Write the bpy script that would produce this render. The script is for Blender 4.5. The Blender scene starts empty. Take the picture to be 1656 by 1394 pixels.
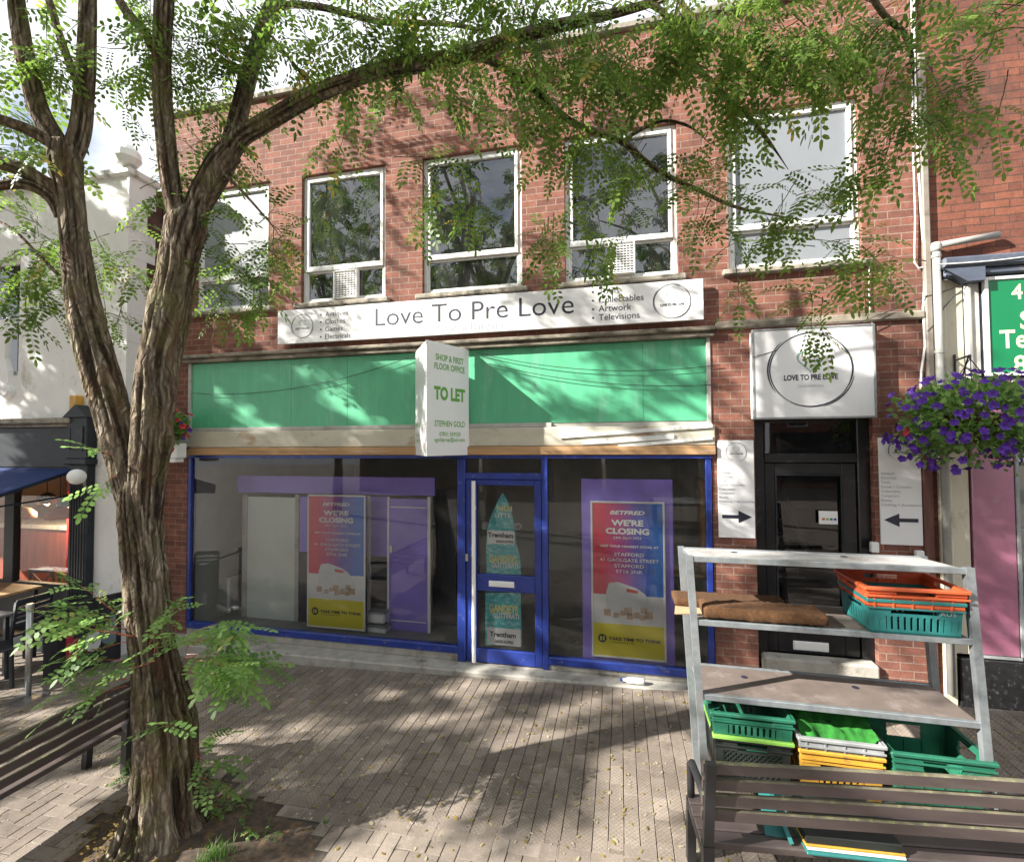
import bpy, bmesh, math, random
import numpy as np
from mathutils import Vector, Matrix, noise as mnoise
R = math.radians
random.seed(7); rng = np.random.default_rng(11)
scene = bpy.context.scene
col = scene.collection

# ------------------------------------------------------------------ camera
CW, CH, CF = 1656, 1394, 774.07
YAW, PITCH, ROLL = R(12.66), R(1.659), R(-0.31)
CAM = np.array([0.0, -5.4, 2.35])
_f = np.array([-math.sin(YAW)*math.cos(PITCH), math.cos(YAW)*math.cos(PITCH), math.sin(PITCH)])
_r = np.array([math.cos(YAW), math.sin(YAW), 0.0]); _u = np.cross(_r, _f)
_r2 = math.cos(ROLL)*_r + math.sin(ROLL)*_u; _u2 = np.cross(_r2, _f)
cam_data = bpy.data.cameras.new('camera'); cam = bpy.data.objects.new('camera', cam_data); col.objects.link(cam)
cam_data.sensor_fit = 'HORIZONTAL'; cam_data.sensor_width = 36.0; cam_data.lens = 36.0*CF/CW
cam_data.clip_start = 0.05; cam_data.clip_end = 600
_m = Matrix.Identity(4)
for i in range(3):
    _m[i][0] = _r2[i]; _m[i][1] = _u2[i]; _m[i][2] = -_f[i]; _m[i][3] = CAM[i]
cam.matrix_world = _m
scene.camera = cam

def ray(px, py): return _f + _r2*(px-CW/2)/CF - _u2*(py-CH/2)/CF
def onY(px, py, y=0.0):
    d = ray(px, py); return CAM + d*((y-CAM[1])/d[1])
def onZ(px, py, z=0.0):
    d = ray(px, py); return CAM + d*((z-CAM[2])/d[2])
def onX(px, py, x=0.0):
    d = ray(px, py); return CAM + d*((x-CAM[0])/d[0])
def onD(px, py, dep): return CAM + ray(px, py)*dep
def gz(x): return -0.185 + 0.025*max(-12.0, min(8.0, x))       # the street climbs gently to the right
def onG(px, py):
    d = ray(px, py); t = (-0.185 + 0.025*CAM[0] - CAM[2])/(d[2]-0.025*d[0]); return CAM + d*t
def rect(p1, p2, y=0.0):
    a, b = onY(*p1, y), onY(*p2, y)
    return min(a[0], b[0]), max(a[0], b[0]), min(a[2], b[2]), max(a[2], b[2])

# ------------------------------------------------------------------ light
SUN_EL, SUN_AZ = R(29.5), R(62)          # azimuth of travel measured from +y towards +x
sd = Vector((math.sin(SUN_AZ)*math.cos(SUN_EL), math.cos(SUN_AZ)*math.cos(SUN_EL), -math.sin(SUN_EL)))
sun_data = bpy.data.lights.new('sun', 'SUN'); sun_data.energy = 5.0; sun_data.angle = R(0.5); sun_data.color = (1.0, 0.95, 0.87)
sun = bpy.data.objects.new('sun', sun_data); col.objects.link(sun)
sun.rotation_euler = sd.to_track_quat('-Z', 'Y').to_euler(); sun.location = (-20, -10, 20)
world = bpy.data.worlds.new('World'); scene.world = world; world.use_nodes = True
wt = world.node_tree; wt.nodes.clear()
def wn(t, **k):
    n = wt.nodes.new(t)
    for a, b in k.items(): setattr(n, a, b)
    return n
sky = wn('ShaderNodeTexSky', sky_type='NISHITA', sun_disc=False, sun_elevation=SUN_EL, sun_rotation=math.atan2(-sd.x, -sd.y))
sky.dust_density = 0.6
geo = wn('ShaderNodeTexCoord'); mp = wn('ShaderNodeMapping'); mp.inputs['Scale'].default_value = (1.6, 1.6, 3.2)
nz = wn('ShaderNodeTexNoise'); nz.inputs['Scale'].default_value = 1.5; nz.inputs['Detail'].default_value = 7; nz.inputs['Roughness'].default_value = 0.55
cr = wn('ShaderNodeValToRGB'); cr.color_ramp.elements[0].position = 0.29; cr.color_ramp.elements[1].position = 0.44
mx = wn('ShaderNodeMix', data_type='RGBA'); mx.inputs[7].default_value = (8.6, 8.8, 9.2, 1)
bg = wn('ShaderNodeBackground'); bg.inputs['Strength'].default_value = 0.05
out = wn('ShaderNodeOutputWorld')
L = wt.links.new
L(geo.outputs['Generated'], mp.inputs['Vector']); L(mp.outputs['Vector'], nz.inputs['Vector']); L(nz.outputs['Fac'], cr.inputs['Fac'])
L(cr.outputs['Color'], mx.inputs[0]); L(sky.outputs['Color'], mx.inputs[6]); L(mx.outputs[2], bg.inputs['Color']); L(bg.outputs['Background'], out.inputs['Surface'])
scene.view_settings.view_transform = 'Standard'; scene.view_settings.look = 'None'
scene.view_settings.exposure = 1.66; scene.view_settings.gamma = 1.0
try: scene.view_settings.use_curve_mapping = False
except Exception: pass
scene.cycles.max_bounces = 8; scene.cycles.transparent_max_bounces = 16; scene.cycles.caustics_reflective = False; scene.cycles.caustics_refractive = False
scene.cycles.use_denoising = True
scene.cycles.sample_clamp_indirect = 6.0

# ------------------------------------------------------------------ mesh helpers
class MB:
    def __init__(s): s.v = []; s.f = []; s.mi = []; s.tone = []; s.smooth = False; s.cur = 0
    def add(s, vs, fs, tone=None):
        o = len(s.v); s.v.extend([tuple(map(float, q)) for q in vs])
        for f in fs: s.f.append(tuple(i+o for i in f)); s.mi.append(s.cur)
        s.tone.extend([0.5 if tone is None else tone]*len(vs)); return s
    def box(s, x0, x1, y0, y1, z0, z1, tone=None, bev=0.0):
        if x1 < x0: x0, x1 = x1, x0
        if y1 < y0: y0, y1 = y1, y0
        if z1 < z0: z0, z1 = z1, z0
        if bev > 0:
            b = min(bev, (x1-x0)*.45, (y1-y0)*.45, (z1-z0)*.45)
            X, Y, Z = ((x0, x0+b, x1-b, x1), (y0, y0+b, y1-b, y1), (z0, z0+b, z1-b, z1))
            vs = []; idx = {}
            def V(i, j, k):
                if (i, j, k) not in idx: idx[(i, j, k)] = len(vs); vs.append((X[i], Y[j], Z[k]))
                return idx[(i, j, k)]
            fs = []
            fs += [(V(0,1,1), V(0,1,2), V(0,2,2), V(0,2,1)), (V(3,1,1), V(3,2,1), V(3,2,2), V(3,1,2)),
                   (V(1,0,1), V(2,0,1), V(2,0,2), V(1,0,2)), (V(1,3,1), V(1,3,2), V(2,3,2), V(2,3,1)),
                   (V(1,1,0), V(1,2,0), V(2,2,0), V(2,1,0)), (V(1,1,3), V(2,1,3), V(2,2,3), V(1,2,3))]
            # edges
            for (a, A) in ((1, 0), (2, 3)):
                for (c, C) in ((1, 0), (2, 3)):
                    fs.append((V(1, A, c), V(2, A, c), V(2, a, C), V(1, a, C)))
                    fs.append((V(A, 1, c), V(A, 2, c), V(a, 2, C), V(a, 1, C)))
                    fs.append((V(A, c, 1), V(A, c, 2), V(a, C, 2), V(a, C, 1)))
            for (a, A) in ((1, 0), (2, 3)):
                for (c, C) in ((1, 0), (2, 3)):
                    for (e, E_) in ((1, 0), (2, 3)):
                        fs.append((V(A, c, e), V(a, C, e), V(a, c, E_)))
            return s.add(vs, fs, tone)
        vs = [(x0,y0,z0),(x1,y0,z0),(x1,y1,z0),(x0,y1,z0),(x0,y0,z1),(x1,y0,z1),(x1,y1,z1),(x0,y1,z1)]
        return s.add(vs, [(0,3,2,1),(4,5,6,7),(0,1,5,4),(1,2,6,5),(2,3,7,6),(3,0,4,7)], tone)
    def quad(s, a, b, c, d, tone=None): return s.add([a, b, c, d], [(0,1,2,3)], tone)
    def beam(s, a, b, w, h, up=(0,0,1), tone=None):
        a = Vector(a); b = Vector(b); d = (b-a).normalized(); u = Vector(up); sx = d.cross(u)
        if sx.length < 1e-4: sx = d.cross(Vector((0,1,0)))
        sx.normalize(); u = sx.cross(d).normalized()
        vs = []
        for p in (a, b):
            for i, j in ((-1,-1),(1,-1),(1,1),(-1,1)): vs.append(p + sx*(i*w/2) + u*(j*h/2))
        return s.add(vs, [(0,3,2,1),(4,5,6,7),(0,1,5,4),(1,2,6,5),(2,3,7,6),(3,0,4,7)], tone)
    def tube(s, pts, r, n=8, cap=True, tone=None):
        P = [Vector(p) for p in pts]; rr = r if hasattr(r, '__len__') else [r]*len(P)
        ref = None; vs = []; fs = []
        for i, p in enumerate(P):
            t = (P[min(i+1, len(P)-1)] - P[max(i-1, 0)]).normalized()
            if ref is None:
                ref = t.cross(Vector((0,0,1)));
                if ref.length < 1e-3: ref = t.cross(Vector((0,1,0)))
            ref = (ref - t*ref.dot(t)).normalized(); bi = t.cross(ref)
            for k in range(n):
                a = 2*math.pi*k/n; vs.append(p + (ref*math.cos(a) + bi*math.sin(a))*rr[i])
        for i in range(len(P)-1):
            for k in range(n):
                k2 = (k+1) % n; fs.append((i*n+k, i*n+k2, (i+1)*n+k2, (i+1)*n+k))
        if cap: fs.append(tuple(reversed(range(n)))); fs.append(tuple((len(P)-1)*n+k for k in range(n)))
        return s.add(vs, fs, tone)
    def lathe(s, c, prof, n=20, axis='z', tone=None):
        vs = []; fs = []
        for (r, h) in prof:
            for k in range(n):
                a = 2*math.pi*k/n; q = (r*math.cos(a), r*math.sin(a), h)
                if axis == 'y': q = (q[0], q[2], q[1])
                if axis == 'x': q = (q[2], q[0], q[1])
                vs.append((c[0]+q[0], c[1]+q[1], c[2]+q[2]))
        m = len(prof)
        for i in range(m-1):
            for k in range(n):
                k2 = (k+1) % n; fs.append((i*n+k, i*n+k2, (i+1)*n+k2, (i+1)*n+k))
        fs.append(tuple(reversed(range(n)))); fs.append(tuple((m-1)*n+k for k in range(n)))
        return s.add(vs, fs, tone)
    def poly(s, pts, y, th=0.0):           # polygon in x,z at depth y, optional thickness towards +y
        n = len(pts)
        if th <= 0: return s.add([(p[0], y, p[1]) for p in pts], [tuple(range(n))])
        vs = [(p[0], y, p[1]) for p in pts] + [(p[0], y+th, p[1]) for p in pts]
        fs = [tuple(range(n)), tuple(reversed(range(n, 2*n)))] + [(i, n+i, n+(i+1) % n, (i+1) % n) for i in range(n)]
        return s.add(vs, fs)
    def frame(s, x0, x1, z0, z1, w, y0, y1, bottom=True, bev=0.0):
        s.box(x0, x0+w, y0, y1, z0, z1, bev=bev); s.box(x1-w, x1, y0, y1, z0, z1, bev=bev)
        s.box(x0+w, x1-w, y0, y1, z1-w, z1, bev=bev)
        if bottom: s.box(x0+w, x1-w, y0, y1, z0, z0+w, bev=bev)
        return s
    def mesh(s, name, mats, off=(0,0,0)):
        me = bpy.data.meshes.new(name); v = np.array(s.v, dtype=np.float64).reshape(-1, 3) - np.array(off)
        me.from_pydata(v.tolist(), [], s.f)
        for m in (mats if isinstance(mats, (list, tuple)) else [mats]): me.materials.append(m)
        if any(s.mi): me.polygons.foreach_set('material_index', s.mi)
        at = me.attributes.new('tone', 'FLOAT', 'POINT'); at.data.foreach_set('value', s.tone)
        if s.smooth: me.polygons.foreach_set('use_smooth', [True]*len(me.polygons))
        me.update(); return me

def E(name, label, cat, loc=(0,0,0), group=None):
    o = bpy.data.objects.new(name, None); col.objects.link(o); o.location = loc; o.empty_display_size = 0.1
    o['label'] = label; o['category'] = cat; o['off'] = [float(q) for q in loc]
    if group: o['group'] = group
    return o
def P(name, mb, mat, parent, label=None):          # part: vertices are given in world space
    off = parent.get('off', (0,0,0)); off = [float(q) for q in off]
    o = bpy.data.objects.new(name, mb.mesh(name, mat, off)); col.objects.link(o); o.parent = parent
    o['off'] = off
    if parent.type == 'EMPTY': o.location = (0,0,0)
    if label: o['label'] = label
    return o
def T(name, mb, mat, label, cat, loc=(0,0,0), group=None):
    o = bpy.data.objects.new(name, mb.mesh(name, mat, loc)); col.objects.link(o); o.location = loc
    o['label'] = label; o['category'] = cat; o['off'] = [float(q) for q in loc]
    if group: o['group'] = group
    return o
def S(name, mb, mat, kind='structure'):
    o = bpy.data.objects.new(name, mb.mesh(name, mat)); col.objects.link(o); o['kind'] = kind; return o
def copy_tree(o, loc=None, rz=None, label=None, parent=None):
    c = o.copy(); col.objects.link(c)
    if parent is not None: c.parent = parent
    if loc is not None: c.location = loc
    if rz is not None: c.rotation_euler = (0, 0, rz)
    if label: c['label'] = label
    for ch in o.children: copy_tree(ch, parent=c)
    return c

# ------------------------------------------------------------------ materials
class NT:
    def __init__(s, name):
        s.m = bpy.data.materials.new(name); s.m.use_nodes = True; s.t = s.m.node_tree; s.t.nodes.clear()
        s.o = s.n('ShaderNodeOutputMaterial'); s.b = s.n('ShaderNodeBsdfPrincipled'); s.l(s.b.outputs[0], s.o.inputs[0])
    def n(s, t, **k):
        q = s.t.nodes.new(t)
        for a, b in k.items(): setattr(q, a, b)
        return q
    def l(s, a, b): s.t.links.new(a, b)
    def noise(s, vec, scale, detail=4, rough=0.6):
        q = s.n('ShaderNodeTexNoise'); q.inputs['Scale'].default_value = scale; q.inputs['Detail'].default_value = detail; q.inputs['Roughness'].default_value = rough
        if vec is not None: s.l(vec, q.inputs['Vector'])
        return q.outputs['Fac']
    def ramp(s, fac, *stops):
        q = s.n('ShaderNodeValToRGB'); e = q.color_ramp.elements
        while len(e) < len(stops): e.new(0.5)
        for i, (p, c) in enumerate(stops):
            e[i].position = p; e[i].color = (*c, 1) if hasattr(c, '__len__') else (c, c, c, 1)
        s.l(fac, q.inputs['Fac']); return q.outputs['Color']
    def mix(s, fac, a, b, mode='MIX'):
        q = s.n('ShaderNodeMix', data_type='RGBA', blend_type=mode)
        for inp, val in ((q.inputs[0], fac), (q.inputs[6], a), (q.inputs[7], b)):
            if hasattr(val, 'is_output'): s.l(val, inp)
            elif hasattr(val, '__len__'): inp.default_value = (*val, 1)
            else: inp.default_value = val
        return q.outputs[2]
    def math(s, op, a, b=None):
        q = s.n('ShaderNodeMath', operation=op)
        for inp, val in zip(q.inputs, (a, b)):
            if val is None: continue
            if hasattr(val, 'is_output'): s.l(val, inp)
            else: inp.default_value = val
        return q.outputs[0]
    def bump(s, h, strength=0.3, dist=0.01):
        q = s.n('ShaderNodeBump'); q.inputs['Strength'].default_value = strength; q.inputs['Distance'].default_value = dist
        s.l(h, q.inputs['Height']); s.l(q.outputs[0], s.b.inputs['Normal'])
    def pos(s): return s.n('ShaderNodeNewGeometry').outputs['Position']
    def map(s, vec, sc):
        q = s.n('ShaderNodeMapping'); q.inputs['Scale'].default_value = sc; s.l(vec, q.inputs['Vector']); return q.outputs[0]
    def attr(s, name): return s.n('ShaderNodeAttribute', attribute_name=name).outputs['Fac']
    def setc(s, c, rough=0.6, metal=0.0, spec=0.5):
        if hasattr(c, 'is_output'): s.l(c, s.b.inputs['Base Color'])
        else: s.b.inputs['Base Color'].default_value = (*c, 1)
        if hasattr(rough, 'is_output'): s.l(rough, s.b.inputs['Roughness'])
        else: s.b.inputs['Roughness'].default_value = rough
        s.b.inputs['Metallic'].default_value = metal; s.b.inputs['Specular IOR Level'].default_value = spec
        return s.m
def paint(name, c, rough=0.5, var=0.2, scale=6.0, dirt=None, dirtamt=0.0, metal=0.0, bump=0.0, spec=0.5, dscale=3.0, stretch=(1,1,1)):
    t = NT(name); p = t.map(t.pos(), stretch); f = t.noise(p, scale, 5)
    lo = [max(0, q*(1-var)) for q in c]; hi = [min(1, q*(1+var)) for q in c]
    cc = t.ramp(f, (0.3, lo), (0.7, hi))
    if dirt is not None:
        g = t.ramp(t.noise(p, dscale, 8, 0.7), (0.62-dirtamt*0.25, 0.0), (0.75-dirtamt*0.2, 1.0)); cc = t.mix(g, cc, dirt)
    if bump: t.bump(t.noise(p, scale*8, 4), bump, 0.004)
    return t.setc(cc, rough, metal, spec)
def bricks(name, c1, c2, mortar, bw=0.228, rh=0.0762, ms=0.006, rough=0.85, dark=(0.05,0.04,0.035), darkamt=0.3, wob=0.0, hi=None):
    t = NT(name); g = t.n('ShaderNodeNewGeometry'); sp = t.n('ShaderNodeSeparateXYZ'); sn = t.n('ShaderNodeSeparateXYZ')
    t.l(g.outputs['Position'], sp.inputs[0]); t.l(g.outputs['True Normal'], sn.inputs[0])
    ax = t.math('GREATER_THAN', t.math('ABSOLUTE', sn.outputs[0]), 0.6)
    az = t.math('GREATER_THAN', t.math('ABSOLUTE', sn.outputs[2]), 0.6)
    u = t.math('ADD', t.math('MULTIPLY', sp.outputs[0], t.math('SUBTRACT', 1.0, ax)), t.math('MULTIPLY', sp.outputs[1], ax))
    v = t.math('ADD', t.math('MULTIPLY', sp.outputs[2], t.math('SUBTRACT', 1.0, az)), t.math('MULTIPLY', sp.outputs[1], az))
    cb = t.n('ShaderNodeCombineXYZ'); t.l(u, cb.inputs[0]); t.l(v, cb.inputs[1])
    vec = cb.outputs[0]
    if wob > 0:
        nn = t.n('ShaderNodeTexNoise'); nn.inputs['Scale'].default_value = 5.0; t.l(g.outputs['Position'], nn.inputs['Vector'])
        ad = t.n('ShaderNodeMixRGB'); ad.blend_type = 'ADD'; ad.inputs[0].default_value = wob; t.l(vec, ad.inputs[1]); t.l(nn.outputs['Color'], ad.inputs[2]); vec = ad.outputs[0]
    def br(a, b, m):
        q = t.n('ShaderNodeTexBrick'); q.inputs['Scale'].default_value = 1.0; q.inputs['Brick Width'].default_value = bw; q.inputs['Row Height'].default_value = rh
        q.inputs['Mortar Size'].default_value = ms; q.inputs['Mortar Smooth'].default_value = 0.25; q.offset = 0.5
        q.inputs['Color1'].default_value = (*a, 1); q.inputs['Color2'].default_value = (*b, 1); q.inputs['Mortar'].default_value = (*m, 1); q.inputs['Bias'].default_value = 0.0
        t.l(vec, q.inputs['Vector']); return q
    q = br(c1, c2, mortar); pos = g.outputs['Position']
    cc = q.outputs['Color']
    fine = t.noise(pos, 60, 5); cc = t.mix(1.0, cc, t.ramp(fine, (0.25, 0.72), (0.75, 1.22)), 'MULTIPLY')
    med = t.noise(pos, 9, 4); cc = t.mix(1.0, cc, t.ramp(med, (0.3, 0.75), (0.7, 1.18)), 'MULTIPLY')
    big = t.noise(t.map(pos, (1, 1, 0.6)), 1.6, 7, 0.65)
    cc = t.mix(t.ramp(big, (0.5, 0.0), (0.78, darkamt)), cc, dark)
    st = t.noise(t.map(pos, (3.5, 3.5, 0.35)), 2.2, 6, 0.7); cc = t.mix(t.ramp(st, (0.55, 0.0), (0.75, darkamt*0.7)), cc, dark)
    if hi is not None:
        b2 = t.noise(t.map(pos, (1, 1, 1.6)), 2.3, 8, 0.7); cc = t.mix(t.ramp(b2, (0.62, 0.0), (0.8, 0.55)), cc, hi)
    h = t.math('ADD', t.math('MULTIPLY', q.outputs['Fac'], -1.0), t.math('MULTIPLY', fine, 0.5))
    t.bump(h, 0.55, 0.008)
    return t.setc(cc, rough, 0, 0.25)
def glass(name, tint=(1,1,1), base=0.03, ior=1.5, dirt=0.0, dirtcol=(0.5,0.5,0.48), rough=0.0, top=0.9):
    t = NT(name); t.t.nodes.remove(t.b)
    tr = t.n('ShaderNodeBsdfTransparent'); tr.inputs[0].default_value = (*tint, 1)
    gl = t.n('ShaderNodeBsdfGlossy'); gl.inputs['Roughness'].default_value = rough; gl.inputs[0].default_value = (0.95, 0.97, 1, 1)
    fr = t.n('ShaderNodeFresnel'); fr.inputs['IOR'].default_value = ior
    fac = t.math('MINIMUM', t.math('ADD', fr.outputs[0], base), top)
    nb = t.n('ShaderNodeBump'); nb.inputs['Strength'].default_value = 0.03; nb.inputs['Distance'].default_value = 0.02
    t.l(t.noise(t.pos(), 1.4, 2), nb.inputs['Height']); t.l(nb.outputs[0], gl.inputs['Normal'])
    m = t.n('ShaderNodeMixShader'); t.l(fac, m.inputs[0]); t.l(tr.outputs[0], m.inputs[1]); t.l(gl.outputs[0], m.inputs[2]); last = m.outputs[0]
    if dirt > 0:
        df = t.n('ShaderNodeBsdfDiffuse'); df.inputs[0].default_value = (*dirtcol, 1)
        nf = t.ramp(t.noise(t.map(t.pos(), (1.5, 1, 0.6)), 4, 8, 0.7), (0.42, dirt*0.35), (0.72, dirt))
        m2 = t.n('ShaderNodeMixShader'); t.l(nf, m2.inputs[0]); t.l(last, m2.inputs[1]); t.l(df.outputs[0], m2.inputs[2]); last = m2.outputs[0]
    t.l(last, t.o.inputs[0]); return t.m
def leafmat(name, dark, light, warm):
    t = NT(name); a = t.attr('tone'); c = t.ramp(a, (0.0, dark), (0.62, light), (0.95, light), (1.0, warm))
    p = t.noise(t.pos(), 1.3, 2); c = t.mix(1.0, c, t.ramp(p, (0.3, 0.75), (0.7, 1.25)), 'MULTIPLY')
    t.setc(c, 0.45, 0, 0.4); tl = t.n('ShaderNodeBsdfTranslucent')
    hs = t.n('ShaderNodeHueSaturation'); hs.inputs['Saturation'].default_value = 1.0; hs.inputs['Value'].default_value = 1.45; t.l(c, hs.inputs['Color']); t.l(hs.outputs[0], tl.inputs[0])
    m = t.n('ShaderNodeMixShader'); m.inputs[0].default_value = 0.52; t.l(t.b.outputs[0], m.inputs[1]); t.l(tl.outputs[0], m.inputs[2]); t.l(m.outputs[0], t.o.inputs[0]); return t.m

M = {}
M['brick'] = bricks('red_brick', (0.262,0.108,0.076), (0.165,0.072,0.055), (0.285,0.205,0.162), ms=0.0052, dark=(0.055,0.04,0.032), darkamt=0.6, hi=(0.42,0.27,0.21))
M['old_brick'] = bricks('old_orange_brick', (0.235,0.088,0.055), (0.15,0.058,0.042), (0.10,0.056,0.043), bw=0.235, rh=0.074, ms=0.006, wob=0.022, darkamt=0.75)
M['far_brick'] = bricks('far_brick', (0.28,0.11,0.08), (0.2,0.09,0.07), (0.3,0.26,0.22))
M['bare_brick'] = bricks('bare_brown_brick', (0.13,0.065,0.05), (0.09,0.05,0.04), (0.1,0.08,0.07))
M['white_paint'] = paint('flaking_white_paint', (0.72,0.73,0.71), 0.55, 0.08, 9, (0.28,0.25,0.2), 0.35, dscale=9, stretch=(1,1,0.35))
M['render'] = paint('white_render', (0.8,0.79,0.77), 0.9, 0.06, 3.0, (0.5,0.46,0.38), 0.22, bump=0.9, dscale=2.2, stretch=(1,1,0.6))
M['stone'] = paint('weathered_stone', (0.3,0.27,0.22), 0.9, 0.3, 8, (0.06,0.055,0.045), 0.5, bump=0.6, dscale=5)
M['ledge'] = paint('mossy_concrete_ledge', (0.24,0.21,0.165), 0.9, 0.35, 7, (0.07,0.06,0.045), 0.6, bump=0.6, dscale=6, stretch=(0.5,1,1))
M['concrete'] = paint('step_concrete', (0.36,0.34,0.3), 0.9, 0.2, 7, (0.15,0.13,0.1), 0.4, bump=0.5, dscale=4)
M['green'] = paint('green_fascia', (0.095,0.43,0.235), 0.40, 0.12, 3.5, (0.2,0.5,0.33), 0.3, spec=0.6, dscale=2.2, stretch=(1.6,1,0.35), bump=0.15)
M['cream'] = paint('cream_shutter_box', (0.52,0.49,0.40), 0.6, 0.12, 5, (0.3,0.17,0.08), 0.22, dscale=3.5, stretch=(0.5,1,1))
M['grey_trim'] = paint('grey_trim', (0.42,0.41,0.38), 0.6, 0.15, 6, (0.2,0.18,0.14), 0.3)
M['timber'] = paint('raw_timber', (0.42,0.25,0.12), 0.7, 0.3, 4, (0.6,0.5,0.4), 0.2, stretch=(0.3,4,6))
M['blue'] = paint('blue_gloss_paint', (0.02,0.042,0.24), 0.32, 0.2, 5, (0.2,0.22,0.32), 0.12, dscale=14)
M['white'] = paint('white_panel', (0.8,0.8,0.8), 0.4, 0.03, 3)
M['pure_white'] = paint('white_plastic', (0.82,0.82,0.8), 0.35, 0.03, 3)
M['ink'] = paint('dark_ink', (0.02,0.022,0.04), 0.5, 0.1, 10)
M['grey_ink'] = paint('faded_grey_ink', (0.3,0.31,0.34), 0.5, 0.1, 10)
M['pale_ink'] = paint('pale_ink', (0.55,0.55,0.57), 0.5, 0.1, 10)
M['green_ink'] = paint('green_ink', (0.14,0.36,0.06), 0.5, 0.1, 10)
M['sage'] = paint('sage_ink', (0.2,0.36,0.29), 0.5, 0.1, 10)
M['black'] = paint('black_gloss', (0.012,0.012,0.014), 0.3, 0.2, 5, (0.05,0.05,0.05), 0.2, dscale=10)
M['charcoal'] = paint('charcoal_paint', (0.018,0.023,0.028), 0.5, 0.2, 5, (0.04,0.045,0.05), 0.2, spec=0.3)
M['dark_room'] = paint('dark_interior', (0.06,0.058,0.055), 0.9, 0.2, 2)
M['room_wall'] = paint('shop_wall', (0.62,0.64,0.60), 0.85, 0.15, 1.5)
M['room_floor'] = paint('shop_floor', (0.34,0.33,0.31), 0.5, 0.2, 5)
M['purple'] = paint('purple_laminate', (0.27,0.20,0.70), 0.4, 0.12, 2)
M['board_grey'] = paint('grey_green_board', (0.64,0.69,0.64), 0.5, 0.1, 1.2)
M['chrome'] = paint('brushed_steel', (0.5,0.5,0.5), 0.32, 0.1, 12, metal=0.9)
M['galv'] = paint('galvanised_steel', (0.30,0.33,0.345), 0.45, 0.22, 14, (0.3,0.29,0.27), 0.3, metal=0.55, dscale=8)
M['shelf'] = paint('grey_brown_shelf', (0.155,0.125,0.11), 0.55, 0.2, 6, (0.25,0.22,0.2), 0.25, dscale=5)
M['shelf_top'] = paint('worn_glare_shelf', (0.42,0.41,0.4), 0.6, 0.25, 6, (0.2,0.16,0.14), 0.3, dscale=4)  # pale from wear, plus glare on the top shelf painted into the colour
M['slat'] = paint('brown_plastic_slat', (0.080,0.060,0.058), 0.5, 0.25, 5, (0.10,0.09,0.075), 0.25, dscale=7, stretch=(0.3,0.3,2))
M['slat_edge'] = paint('algae_slat_top', (0.10,0.09,0.06), 0.8, 0.5, 9, (0.2,0.22,0.08), 0.3, dscale=20)
M['iron'] = paint('black_cast_iron', (0.02,0.02,0.022), 0.5, 0.3, 12, bump=0.2)
M['teal'] = paint('teal_plastic', (0.02,0.15,0.145), 0.45, 0.25, 6, (0.1,0.2,0.19), 0.15, dscale=14)
M['orange'] = paint('orange_plastic', (0.55,0.105,0.035), 0.45, 0.22, 6, (0.3,0.12,0.07), 0.25, dscale=12)
M['dkgreen'] = paint('green_plastic', (0.02,0.135,0.08), 0.45, 0.25, 6, (0.1,0.22,0.15), 0.15, dscale=14)
M['lime'] = paint('lime_plastic', (0.22,0.45,0.08), 0.4, 0.1, 6)
M['black_plastic'] = paint('black_plastic', (0.02,0.024,0.022), 0.45, 0.2, 8)
M['grey_plastic'] = paint('grey_plastic', (0.28,0.29,0.295), 0.45, 0.2, 8)
M['yellow'] = paint('yellow_plastic', (0.55,0.30,0.04), 0.45, 0.2, 6, (0.3,0.18,0.06), 0.25, dscale=12)
M['turf'] = paint('green_cloth', (0.013,0.14,0.013), 0.9, 0.4, 25, bump=1.0)
M['coir'] = paint('brown_coir', (0.10,0.046,0.017), 1.0, 0.4, 60, bump=1.0)
M['card'] = paint('cardboard', (0.5,0.33,0.19), 0.85, 0.12, 6)
M['mauve'] = paint('mauve_gloss', (0.34,0.125,0.20), 0.22, 0.25, 1.6, (0.4,0.2,0.27), 0.2, spec=0.8, dscale=2)
M['pilaster_cream'] = paint('cream_pilaster', (0.56,0.52,0.4), 0.55, 0.12, 4, (0.22,0.19,0.13), 0.3, dscale=5, stretch=(1,1,0.4))
M['slate_blue'] = paint('slate_blue_cornice', (0.075,0.09,0.125), 0.6, 0.2, 7, (0.2,0.2,0.21), 0.25)
M['sign_green'] = paint('dark_green_sign', (0.0,0.17,0.06), 0.35, 0.06, 3)
M['gold'] = paint('pale_gold_lettering', (0.72,0.68,0.42), 0.5, 0.06, 5)
M['plinth'] = paint('black_tile_plinth', (0.012,0.012,0.013), 0.35, 0.3, 14, (0.09,0.085,0.08), 0.25, dscale=30)
M['pipe'] = paint('grey_pipe', (0.3,0.3,0.28), 0.5, 0.15, 8)
M['brown_pipe'] = paint('brown_grey_pipe', (0.22,0.19,0.16), 0.7, 0.2, 8, (0.1,0.08,0.06), 0.3)
M['cable_white'] = paint('white_cable', (0.7,0.7,0.68), 0.5, 0.05, 8)
M['cable_black'] = paint('black_cable', (0.02,0.02,0.02), 0.5, 0.1, 8)
M['awning'] = paint('blue_awning_cloth', (0.004,0.022,0.11), 0.9, 0.2, 8, stretch=(1,4,1))
M['soil'] = paint('tree_pit_soil', (0.075,0.055,0.04), 1.0, 0.5, 25, (0.17,0.10,0.05), 0.4, bump=1.0, dscale=12)
M['red_paint'] = paint('red_paint', (0.5,0.03,0.03), 0.4, 0.1, 4)
M['wood_red'] = paint('red_brown_wood', (0.3,0.07,0.035), 0.5, 0.3, 5, stretch=(4,1,0.4))
M['dark_timber'] = paint('dark_red_timber', (0.13,0.05,0.038), 0.6, 0.3, 6, stretch=(4,1,0.5))
M['wood'] = paint('pale_table_wood', (0.4,0.25,0.13), 0.5, 0.3, 5, stretch=(0.4,3,3))
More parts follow.
